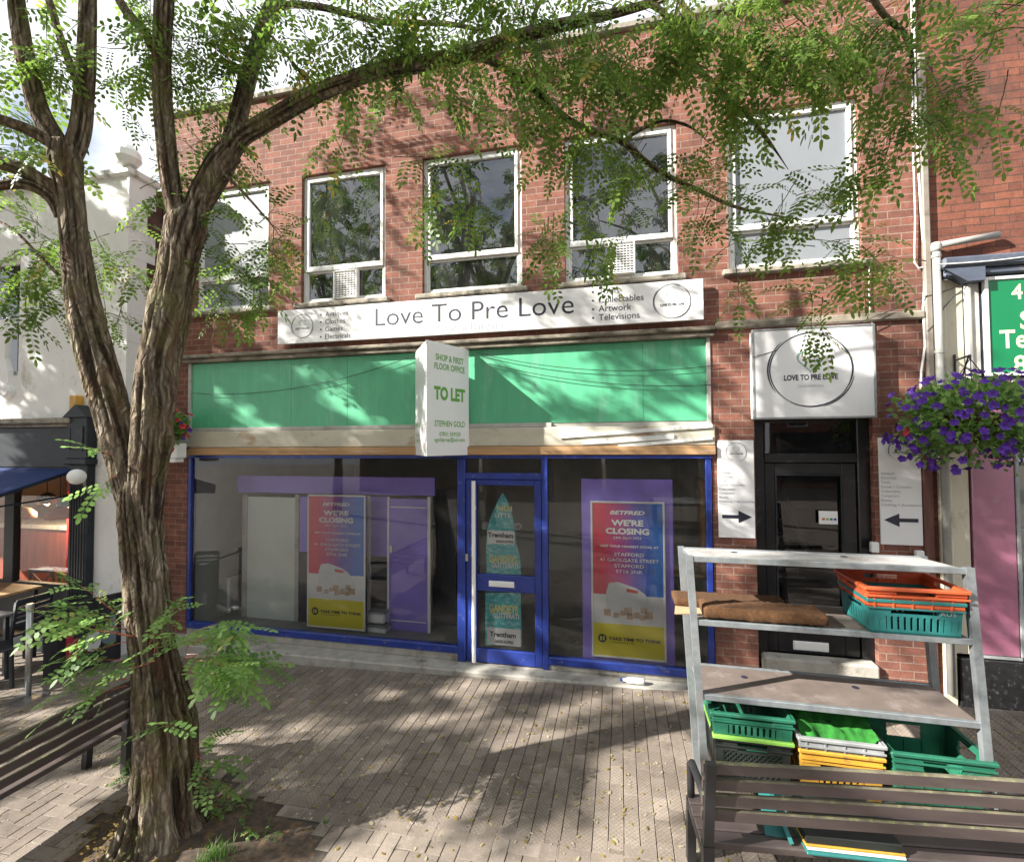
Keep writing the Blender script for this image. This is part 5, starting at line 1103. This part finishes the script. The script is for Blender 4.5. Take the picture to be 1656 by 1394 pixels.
def stone(px, py, s, lab, mat='concrete'):
    p = onG(px, py); q = MB(); q.smooth = False; V = []
    q.lathe((p[0],p[1],gz(p[0])-.01), [(s*.5,0),(s*1.0,s*.2),(s*.85,s*.6),(s*.4,s*.85),(.002,s*.9)], 8); q.v = [(x+random.gauss(0,s*.1), y+random.gauss(0,s*.1), z) for x, y, z in q.v]
    T('stone', q, M[mat], lab, 'stone', (p[0], p[1], gz(p[0])), 'stones in the tree pit')
stone(203, 1365, .035, 'pale stone at the left foot of the trunk', 'concrete'); stone(350, 1348, .035, 'grey stone right of the trunk beside the weeds'); stone(332, 1372, .02, 'small white stone near the grass tuft', 'white'); stone(362, 1374, .018, 'tiny white stone just right of the grass tuft', 'white')
# ================================================================== shelf rack on the right
YF, YBk = -1.90, -1.44
def rx(z, right): return (2.075 if right else .455) + (1.6-z)*.055
rk = E('shelf_rack', 'grey galvanised market rack with four shelves behind the brown slatted bench', 'shelf rack', (1.25, -1.7, gz(1.25)))
for right in (False, True):
    for yy in (YF, YBk):
        zb = gz(rx(0, right)); zt_ = 1.584 if yy == YF else 1.55; q = MB(); q.beam((rx(zb,right),yy,zb), (rx(zt_,right),yy,zt_), .045, .045, up=(0,1,0)); P('post', q, M['galv'], rk)
SH = [(1.575,'shelf_top'), (1.15,'shelf'), (.655,'shelf'), (.10,'shelf')]
for z, m in SH:
    a, b = rx(z, False), rx(z, True); q = MB(); q.box(a+.02, b-.02, YF+.012, YBk-.012, z-.012, z, bev=.003); q.v = [(x, y, zz-(y-YF)*.075 if m == 'shelf_top' else zz) for x, y, zz in q.v]; so = P('shelf', q, M[m], rk)
    q = MB(); q.box(a+.018, b-.018, YF-.018, YF+.012, z-.032, z+.006, bev=.003); q.box(a+.018, b-.018, YBk-.012, YBk+.018, z-.032, z+.006, bev=.003)
    q.box(a+.018, a+.04, YF+.012, YBk-.012, z-.034, z-.013); q.box(b-.04, b-.018, YF+.012, YBk-.012, z-.034, z-.013); q.v = [(x, y, zz-(y-YF)*.075 if m == 'shelf_top' else zz) for x, y, zz in q.v]; P('shelf_frame', q, M['galv'], so)
    if m == 'shelf' and z > .5 or m == 'shelf_top':
        q = MB()
        for u in (.22, .66): q.lathe((a+(b-a)*u, (YF+YBk)/2+.08, z-(.023 if m == 'shelf_top' else 0)), [(.022,.001),(.022,.003)], 12)
        P('hole', q, M['ink'], so)
def crate(x0, x1, y0, y1, z0, h, mat, lab, style='slots', rim=None, taper=.05, grp='plastic crates on the rack', tag_=None):
    t = E('plastic_crate', lab, 'crate', ((x0+x1)/2, (y0+y1)/2, z0), grp); cx, cy = (x0+x1)/2, (y0+y1)/2
    q = MB(); th = .012; W_, D_ = x1-x0, y1-y0; z1 = z0+h
    q.box(x0, x1, y0, y1, z0, z0+.012)
    def wall(fixed, lo, hi, axis, front):
        def bx(u0, u1, v0, v1, ex=0.0):
            f0, f1 = (fixed-ex, fixed+th+ex)
            if axis == 'x': q.box(u0, u1, f0, f1, v0, v1)
            else: q.box(f0, f1, u0, u1, v0, v1)
        n = max(6, int((hi-lo)/.036)); L_ = hi-lo
        if style == 'slots':
            bx(lo, hi, z0, z0+h*.12); bx(lo, hi, z0+h*.50, z0+h*.58); bx(lo, lo+.24*L_, z0+h*.58, z1); bx(hi-.24*L_, hi, z0+h*.58, z1); bx(lo+.24*L_, hi-.24*L_, z0+h*.82, z1); bx(lo, hi, z0+h*.70, z0+h*.74, .006)
            for i in range(n+1): c_ = lo+L_*i/n; w_ = .010 if lo+.2*L_ < c_ < hi-.2*L_ else .020; bx(max(lo,c_-w_), min(hi,c_+w_), z0+h*.12, z0+h*.50)
        elif style == 'mesh':
            bx(lo, hi, z0, z0+h*.12); bx(lo, lo+.05, z0, z1); bx(hi-.05, hi, z0, z1); bx(lo, hi, z1-h*.10, z1, .004); bx(lo, lo+.3*L_, z1-h*.3, z1-h*.1); bx(hi-.3*L_, hi, z1-h*.3, z1-h*.1); bx(lo+.3*L_, hi-.3*L_, z1-h*.34, z1-h*.28)
            m = int(L_/.032); zl, zh_ = z0+h*.12, z1-h*.3
            for i in range(-8, m+8):
                for s in (-1, 1):
                    a = lo+L_*i/m; b = a+s*(zh_-zl); u0, u1 = a, b; v0, v1 = zl, zh_
                    if min(u0,u1) < lo or max(u0,u1) > hi:
                        t0, t1 = 0.0, 1.0
                        for bound, sg in ((lo, 1), (hi, -1)):
                            f0_, f1_ = sg*(u0-bound), sg*(u1-bound)
                            if f0_ < 0 and f1_ < 0: t0 = 2
                            elif f0_ < 0: t0 = max(t0, f0_/(f0_-f1_))
                            elif f1_ < 0: t1 = min(t1, f0_/(f0_-f1_))
                        if t0 >= t1: continue
                        u0, u1, v0, v1 = u0+(b-a)*t0, u0+(b-a)*t1, zl+(zh_-zl)*t0, zl+(zh_-zl)*t1
                    pa = (u0, fixed+th/2, v0) if axis == 'x' else (fixed+th/2, u0, v0); pb = (u1, fixed+th/2, v1) if axis == 'x' else (fixed+th/2, u1, v1)
                    q.beam(pa, pb, .006, .008, up=(0,1,0) if axis == 'x' else (1,0,0))
        else:
            bx(lo, hi, z0, z0+h*.62); bx(lo, lo+.30*L_, z0+h*.62, z1); bx(hi-.30*L_, hi, z0+h*.62, z1); bx(lo+.30*L_, hi-.30*L_, z0+h*.88, z1); bx(lo, hi, z0+h*.66, z0+h*.70, .006) if False else None
            for i in range(1, n, 3): c_ = lo+L_*i/n; bx(c_-.005, c_+.005, z0, z0+h*.6, .005)
            bx(lo, lo+.30*L_, z0+h*.70, z0+h*.73, .008); bx(hi-.30*L_, hi, z0+h*.70, z0+h*.73, .008)
    wall(y0, x0, x1, 'x', True); wall(y1-th, x0, x1, 'x', False); wall(x0, y0+th, y1-th, 'y', False); wall(x1-th, y0+th, y1-th, 'y', False)
    def tp(v): k = 1-taper*(1-min(1, max(0, (v[2]-z0)/h))); return (cx+(v[0]-cx)*k, cy+(v[1]-cy)*k, v[2])
    q.v = [tp(v) for v in q.v]; P('crate_body', q, M[mat], t)
    q = MB(); e = .014; q.box(x0-e, x1+e, y0-e, y0+.004, z1-.022, z1, bev=.004); q.box(x0-e, x1+e, y1-.004, y1+e, z1-.022, z1, bev=.004); q.box(x0-e, x0+.004, y0+.004, y1-.004, z1-.022, z1); q.box(x1-.004, x1+e, y0+.004, y1-.004, z1-.022, z1)
    q.box(x0-e*.6, x1+e*.6, y0-e*.6, y0, z1-.06, z1-.05); P('rim', q, M[rim or mat], t)
    if tag_:
        q = MB(); put_text(q, tag_, x1-.125, z0+h*.60, .026, .085, y0-.002); P('lettering', q, M['grey_plastic'], t)
    return t
g1 = 'plastic crates on the rack'
crate(1.52, 2.03, -1.93, -1.53, 1.158, .215, 'teal', 'teal slotted crate on the second shelf under the orange one', tag_='AUS')
crate(1.505, 2.045, -1.945, -1.515, 1.32, .13, 'orange', 'orange crate nested on top of the teal crate', 'solid')
crate(.60, 1.06, -1.92, -1.50, .108, .29, 'black_plastic', 'black lattice crate at the left end of the bottom shelf', 'mesh', taper=.03)
crate(.585, 1.075, -1.925, -1.495, .405, .155, 'dkgreen', 'green crate with lime band stacked on the black lattice crate', 'slots', taper=.03)
q = MB(); q.box(.585, 1.08, -1.94, -1.49, .402-.012, .412, bev=.003); T('lime_tray', q, M['lime'], 'thin lime green tray between the black and green crates', 'tray', (.83, -1.7, .4))
q = MB(); q.box(.63, 1.03, -1.885, -1.53, .125, .33, bev=.01); T('green_sack', q, M['dkgreen'], 'green folded sack filling the black lattice crate', 'sack', (.83, -1.7, .12))
crate(1.115, 1.58, -1.93, -1.50, .108, .28, 'yellow', 'yellow crate in the middle of the bottom shelf', 'slots')
crate(1.11, 1.585, -1.935, -1.495, .392, .075, 'grey_plastic', 'grey shallow crate on top of the yellow crate', 'solid', taper=.01)
crate(1.63, 2.16, -1.94, -1.50, .108, .335, 'dkgreen', 'open dark green crate at the right end of the bottom shelf', 'solid', taper=.09)
# crumpled green cloth in the grey crate
q = MB(); q.smooth = True; N = 34; ids = {}
for i in range(N+1):
    for j in range(N+1):
        u, v = i/N, j/N; x = 1.125+u*.45; y = -1.90+v*.38; rim_ = min(u, 1-u, v, 1-v); z = .46 + .16*v + .05*mnoise.noise((x*9, y*9, 1)) + .025*mnoise.noise((x*22, y*22, 4)) - .05*math.sin(u*math.pi)*(1-v) + .02*min(1, rim_*8)
        q.v.append((x, y, z)); q.tone.append(.5); ids[(i,j)] = len(q.v)-1
for i in range(N):
    for j in range(N): q.f.append((ids[(i,j)], ids[(i+1,j)], ids[(i+1,j+1)], ids[(i,j+1)])); q.mi.append(0)
T('green_cloth', q, M['turf'], 'crumpled bright green cloth lying in the grey crate', 'cloth', (1.35, -1.7, .43))
# coir mats
def mat_(x0, x1, y0, y1, z0, th, lab, warp=.005, sd=0):
    q = MB(); q.smooth = True; nx, ny = 40, 14; idx = {}
    for side in (0, 1):
        for i in range(nx+1):
            for j in range(ny+1):
                u, v = i/nx, j/ny; e = min(1, min(u, 1-u)*70+.72, min(v, 1-v)*25+.72); zc = z0 + th/2 + warp*(1+mnoise.noise((u*3+sd, v*2, 0)))
                z = zc + (th/2)*(1 if side else -1)*e*(.9+.2*mnoise.noise((u*40, v*20, side+sd)))
                idx[(side,i,j)] = len(q.v); q.v.append((x0+(x1-x0)*u, y0+(y1-y0)*v + .006*mnoise.noise((u*18, v*3, 7+sd)), z)); q.tone.append(.5)
    for i in range(nx):
        for j in range(ny):
            q.f.append((idx[(1,i,j)], idx[(1,i+1,j)], idx[(1,i+1,j+1)], idx[(1,i,j+1)])); q.f.append((idx[(0,i,j)], idx[(0,i,j+1)], idx[(0,i+1,j+1)], idx[(0,i+1,j)])); q.mi += [0,0]
    for i in range(nx):
        for j in (0, ny): a = [(1,i,j),(0,i,j),(0,i+1,j),(1,i+1,j)]; q.f.append(tuple(idx[k] for k in (a if j == 0 else a[::-1]))); q.mi.append(0)
    for j in range(ny):
        for i in (0, nx): a = [(1,i,j),(1,i,j+1),(0,i,j+1),(0,i,j)]; q.f.append(tuple(idx[k] for k in (a if i == 0 else a[::-1]))); q.mi.append(0)
    return T('coir_mat', q, M['coir'], lab, 'mat', ((x0+x1)/2, (y0+y1)/2, z0), 'brown mats on the rack')
mat_(.545, 1.30, -1.915, -1.70, 1.155, .088, 'front thick brown coir mat on the second shelf of the rack')
mat_(.38, 1.15, -1.69, -1.45, 1.155, .06, 'rear brown coir mat sticking out left of the rack post', sd=5)
q = MB(); q.add([(.36,-1.86,1.162), (.56,-1.80,1.158), (.56,-1.50,1.158), (.40,-1.55,1.165), (.36,-1.86,1.168), (.56,-1.80,1.164), (.56,-1.50,1.164), (.40,-1.55,1.171)], [(0,3,2,1),(4,5,6,7),(0,1,5,4),(1,2,6,5),(2,3,7,6),(3,0,4,7)]); T('cardboard_sheet', q, M['card'], 'bent cardboard corner poking out left under the brown mats', 'cardboard', (.45, -1.7, 1.16))

# ================================================================== benches (slatted, iron ends), seen from behind
def bench(name_lab, org, ux, uy, L_, ztop, zseat, ends):
    """org: ground point at the left end of the backrest; ux: along the bench; uy: from the backrest towards the seat front."""
    t = E('slatted_bench', name_lab, 'bench', tuple(org), 'slatted benches'); X = Vector(ux).normalized(); Y = Vector(uy).normalized(); O = Vector(org)
    W3 = lambda u, v, z: O + X*u + Y*v + Vector((0,0,z-org[2]))
    def slat(u0, u1, v0, v1, z0, z1, nm, lean=0.0):
        q = MB(); n = 24
        for sec in range(n+1):
            u = u0+(u1-u0)*sec/n; dz = .002*math.sin(u*3+z0*9)
            for (v, z) in ((v0,z0),(v1,z0),(v1+lean,z1-.006),(v1-.008+lean,z1),(v0+.008+lean,z1),(v0+lean,z1-.006)): q.v.append(tuple(W3(u, v, z+dz))); q.tone.append(.5)
        for sec in range(n):
            for k in range(6): k2 = (k+1) % 6; q.f.append((sec*6+k, sec*6+k2, (sec+1)*6+k2, (sec+1)*6+k)); q.mi.append(1 if k in (2,3,4) and nm == 'back_slat' else 0)
        q.f.append(tuple(reversed(range(6)))); q.f.append(tuple(n*6+k for k in range(6))); q.mi += [0,0]
        return P(nm, q, [M['slat'], M['slat_edge']], t)
    for k in range(4): z1 = ztop-k*.089; slat(0, L_, -.012+k*.016, .016+k*.016, z1-.062, z1, 'back_slat', -.008)
    for k in range(4): v0 = .085+k*.098; slat(.01, L_-.01, v0, v0+.085, zseat-.035, zseat-.004*k, 'seat_slat')
    for u in ends:
        q = MB(); zg = org[2]-.02
        q.beam(W3(u,.05,zseat-.02), W3(u,-.045,ztop+.015), .05, .032, up=tuple(Y)); q.beam(W3(u,.06,zg), W3(u,.05,zseat+.02), .055, .055, up=tuple(Y)); q.beam(W3(u,.47,zg), W3(u,.44,zseat-.03), .05, .05, up=tuple(Y))
        q.beam(W3(u,.04,zseat-.055), W3(u,.46,zseat-.055), .045, .04); P('bench_leg', q, M['iron'], t)
        q = MB(); q.smooth = True; q.tube([W3(u,-.0,zseat+.21), W3(u,.2,zseat+.225), W3(u,.40,zseat+.21), W3(u,.45,zseat+.17), W3(u,.44,zseat+.05), W3(u,.44,zseat-.03)], .022, 10); P('armrest', q, M['iron'], t)
        for k in range(4):
            z1 = ztop-k*.089-.034; q = MB(); c = W3(u,-.026+k*.016,z1); q.tube([tuple(c), tuple(c-Y*.006)], .009, 8); P('bolt', q, M['chrome'], t)
bench('brown slatted bench with iron ends in the right foreground before the rack', (.40,-2.72,gz(.40)), (1,.075,.03), (-.075,1,0), 2.6, .715, .235, (.03, 1.62))
bench('dark slatted bench left of the tree seen edge on from behind', (-3.86,-3.9,gz(-3.86)), (0,1,0), (-1,0,0), 1.72, .49, .10, (.04, 1.66))
# things lying on the right bench
def slabs(lab, x0, x1, y0, y1, z0, th, mat, rot=.03, cat='flat crate', name='flat_pack', grp='flat things piled on the bench seat'):
    q = MB(); q.box(x0, x1, y0, y1, z0, z0+th, bev=.003); cx, cy = (x0+x1)/2, (y0+y1)/2; ca, sa = math.cos(rot), math.sin(rot)
    q.v = [(cx+(x-cx)*ca-(y-cy)*sa, cy+(x-cx)*sa+(y-cy)*ca, z) for x, y, z in q.v]; T(name, q, M[mat], lab, cat, (cx, cy, z0), grp)
zs_ = .243
slabs('teal board lowest of the pile on the bench seat', .90, 1.38, -2.60, -2.27, zs_, .012, 'teal', .08, 'board', 'flat_board')
slabs('pale board second from bottom of the pile on the bench', .91, 1.37, -2.585, -2.26, zs_+.013, .012, 'pure_white', .07, 'board', 'flat_board')
slabs('yellow brown board in the middle of the pile on the bench', .90, 1.37, -2.58, -2.25, zs_+.026, .012, 'yellow', .075, 'board', 'flat_board')
slabs('black tray on top of the pile on the bench seat', .905, 1.36, -2.575, -2.25, zs_+.039, .04, 'black_plastic', .07, 'tray', 'flat_tray')
q = MB(); q.beam((.80,-2.53,.245), (.80,-2.40,.40), .012, .12, up=(1,0,0)); q.beam((.86,-2.55,.243), (.78,-2.42,.46), .02, .09, up=(0,1,0)); T('blue_folder', q, M['petal_blue'] if 'petal_blue' in M else M['teal'], 'light blue folder leaning against the pile on the bench', 'folder', (.8,-2.5,.24))

# ================================================================== flower baskets
def basket(c, r, lab, petals, nfl, drop, col2=None, n2=0, bracket_to=None, grp='hanging flower baskets'):
    c = np.array(c, float); t = E('flower_basket', lab, 'flower basket', tuple(c), grp)
    q = MB(); q.smooth = True; q.lathe(tuple(c), [(r*.08,-r*.42),(r*.26,-r*.34),(r*.40,-r*.15),(r*.44,0)], 20); P('basket_bowl', q, M['coir'], t)
    q = MB()
    for k in range(3): a = k*2.094; q.tube([(c[0]+r*.54*math.cos(a), c[1]+r*.54*math.sin(a), c[2]), (c[0], c[1], c[2]+r*.85)], .004, 5)
    if bracket_to is not None: b = np.array(bracket_to); q.tube([(c[0],c[1],c[2]+r*.83), (c[0],c[1],c[2]+r*.9), (b[0],b[1],c[2]+r*.95)], .009, 6); q.tube([(b[0],b[1],c[2]+r*.3), (c[0],c[1]+.02,c[2]+r*.9)], .007, 6); q.tube([(b[0],b[1],c[2]+r*1.05), (b[0],b[1],c[2]+r*.2)], .010, 6)
    P('hanging_bracket', q, M['iron'], t)
    def surf():
        while True:
            d = rng.normal(0, 1, 3); d /= np.linalg.norm(d)
            if d[2] > -.92: break
        rr = r*random.uniform(.68, 1.0); p = c + d*rr*np.array([1.05, .85, .62]); 
        if d[2] < .15: p[2] -= random.random()**2*drop
        return p, d
    q = MB()
    for _ in range(int(3600*r/.5)):
        p, d = surf(); p = c+(p-c)*random.uniform(.55, 1.0); l = random.uniform(.024,.050); ax = Vector(rng.normal(0,.6,3)+d); ax.normalize(); sv = ax.cross(Vector((random.gauss(0,1), random.gauss(0,1), random.gauss(0,1)))).normalized(); w_ = l*.5; pv = Vector(p)
        q.add([pv, pv+ax*l*.5+sv*w_, pv+ax*l*1.4, pv+ax*l*.5-sv*w_], [(0,1,2,3)], random.random())
    P('foliage', q, M['leaf_young'], t)
    def flowers(n, mat, nm):
        q = MB()
        for _ in range(n):
            p, d = surf(); nrm = Vector(d+np.array([random.gauss(0,.35), -.35+random.gauss(0,.3), .25+random.gauss(0,.3)])).normalized(); u = nrm.cross(Vector((0.3,.2,1))).normalized(); v = nrm.cross(u); s = random.uniform(.024,.038); pv = Vector(c)+(Vector(p)-Vector(c))*1.08+nrm*.03
            vs = [pv-nrm*s*.5]; m = 15
            for k in range(m):
                a = 2*math.pi*k/m; rr = s*(1+.16*math.cos(5*a)); vs.append(pv+(u*math.cos(a)+v*math.sin(a))*rr+nrm*s*.12*math.cos(5*a+1))
            q.add(vs, [(0,k+1,(k+1) % m+1) for k in range(m)], random.random())
        P(nm, q, M[mat], t)
    flowers(nfl, petals, 'flowers')
    if n2: flowers(n2, col2, 'mixed_flowers')
    return t
pc = onY(1572, 672, -.50); basket(pc, .58, 'large hanging basket full of violet petunias by the mauve panel', 'petal_violet', 300, .20, 'petal_red', 6, (3.14,-.02,0))
pc = onY(256, 685, -.42); basket(pc, .36, 'red and violet hanging basket half hidden behind the trunk', 'petal_red', 60, .16, 'petal_violet', 26, (-6.0,-.02,0))
a, b, c, e = rect((262,712), (290,748), -.30); fl = E('wall_lantern', 'white box lantern on the brick corner under the red flowers', 'lantern', ((a+b)/2, -.3, c))
q = MB(); q.box(a, b, -.36, -.18, c+.05, e-.03, bev=.02); q.box(a+.03, b-.03, -.34, -.2, c, c+.05, bev=.01); P('lantern_body', q, M['pure_white'], fl); q = MB(); q.box(a-.015, b+.015, -.375, -.165, e-.03, e, bev=.01); P('lantern_cap', q, M['grey_plastic'], fl); q = MB(); q.beam(((a+b)/2,-.18,(c+e)/2), ((a+b)/2,-.0,(c+e)/2+.05), .03, .03); P('lantern_bracket', q, M['iron'], fl)
# bottle on the step
p = onY(1021, 1101, -.14); bo = E('plastic_bottle', 'clear plastic drinks bottle with blue cap lying on the step', 'bottle', (p[0], -.14, -.17))
q = MB(); q.smooth = True; zc = -.168+.034; q.lathe((p[0]-.09,-.14,zc), [(.014,.0),(.014,.02),(.032,.055),(.034,.10),(.031,.12),(.034,.14),(.034,.21),(.026,.225)], 14, 'x'); P('bottle_body', q, M['print_van'], bo)
q = MB(); q.lathe((p[0]-.115,-.14,zc), [(.016,0),(.016,.026)], 12, 'x'); P('bottle_cap', q, M['blue'], bo)

# ================================================================== across the street and further along (seen in the window reflections, and shading the street)
def far_tree(loc, h, spread, n, lab, seed, trunk_r=.2, lo=.45):
    random.seed(seed); t = E('street_tree', lab, 'tree', loc, 'street trees around the square'); q = MB(); q.smooth = True; L0 = Vector(loc); s = Spray(); s.tw = MB()
    top = L0+Vector((random.uniform(-.3,.3), random.uniform(-.3,.3), h*lo)); limb(q, [L0+Vector((0,0,-.1)), L0+Vector((.05,0,h*.2)), top], [trunk_r*1.3, trunk_r, trunk_r*.85], n=20, step=.12, seed=seed, wob=.1)
    for k in range(7):
        a = k*.9+random.uniform(-.3,.3); rr = spread*random.uniform(.45,.95); e = L0+Vector((rr*math.cos(a), rr*math.sin(a), h*random.uniform(.72,1.0))); mid = top.lerp(e, .5)+Vector((0,0,h*.06))
        limb(q, [top-Vector((0,0,.2)), mid, e], [trunk_r*.55, trunk_r*.36, trunk_r*.1], n=10, step=.2, seed=seed+k)
        for f in (.35,.55,.75,.9,1.0):
            c = top.lerp(e, f)+Vector((random.gauss(0,.4), random.gauss(0,.4), random.gauss(0,.35)))
            s.blob(c, (spread*.28, spread*.28, h*.10), n, (.4,.7), 1.5, .4)
    P('trunk', q, M['bark'], t); P('twigs', s.tw, M['bark'], t); s.done('crown', M['leaf_far'], t, npairs=4, ll=.075, lw=.04)
far_tree((-12.5,-4.3,gz(-12)), 10.0, 2.8, 13, 'street tree standing to the left of the picture whose crown shades the shop', 3, lo=.42)
far_tree((-4.1,-9.5,gz(-3.2)), 15.5, 5.0, 6, 'broad tree across the street mirrored in the middle upper window', 5)
far_tree((2.6,-11.0,gz(2.8)), 14.5, 4.4, 5, 'smaller tree across the street behind the photographer on the right', 9)
far_tree((-11.5,-12.5,gz(-12)), 15.0, 4.6, 5, 'tall tree further up the street beyond the cafe', 12)
def far_house(x0, x1, y, h, mat, lab):
    t = E('terraced_house', lab, 'building', ((x0+x1)/2, y, gz((x0+x1)/2)), 'buildings across the street'); n = max(2, int((x1-x0)/2.2)); op = []
    for f in range(2):
        for k in range(n): xc = x0+(x1-x0)*(k+.5)/n; op.append((xc-.5, xc+.5, 3.6+f*2.6-.4, 3.6+f*2.6+1.1)) if 3.6+f*2.6+1.3 < h else None
    q = MB(); wall_mesh(q, x0, x1, -.8, h, op, 0, .12); q.v = [(x, y-yy, z) for x, yy, z in q.v]; q.f = [tuple(reversed(f)) for f in q.f]
    q.box(x0, x1, y-6, y-.3, h-.3, h-.2); P('wall', q, M[mat], t)
    q = MB()
    for o in op: q.quad((o[0],y-.1,o[2]), (o[1],y-.1,o[2]), (o[1],y-.1,o[3]), (o[0],y-.1,o[3]))
    for o in op:
        f_ = MB(); f_.frame(o[0], o[1], o[2], o[3], .07, y-.09, y-.03); f_.box((o[0]+o[1])/2-.02, (o[0]+o[1])/2+.02, y-.09, y-.04, o[2]+.07, o[3]-.07); fo_ = P('window', f_, M['white_paint'], t)
        f2 = MB(); f2.quad((o[0],y-.1,o[2]), (o[1],y-.1,o[2]), (o[1],y-.1,o[3]), (o[0],y-.1,o[3])); P('pane', f2, M['black'], fo_)
    q = MB(); q.box(x0+.2, x1-.2, y, y+.06, 2.3, 2.9); P('shop_fascia', q, M['charcoal'], t); q = MB(); q.box(x0+.3, x1-.3, y, y+.04, .3, 2.25); P('shop_window', q, M['black'], t)
    q = MB(); q.add([(x0,y+.2,h), (x1,y+.2,h), (x1,y-3.5,h+2.2), (x0,y-3.5,h+2.2), (x1,y-7,h), (x0,y-7,h)], [(0,1,2,3),(3,2,4,5),(0,3,5),(1,4,2)]); P('roof', q, M['charcoal'], t)
far_house(-16, -8.2, -22, 6.2, 'far_brick', 'brick terraced building across the street to the left'); far_house(-8, -1, -22, 6.8, 'far_brick', 'tallest brick building across the street facing the green fascia'); far_house(-.8, 7.5, -22, 6.2, 'far_brick', 'brick terraced building across the street to the right'); far_house(7.7, 16, -22, 7, 'far_brick', 'brick building across the street at far right')
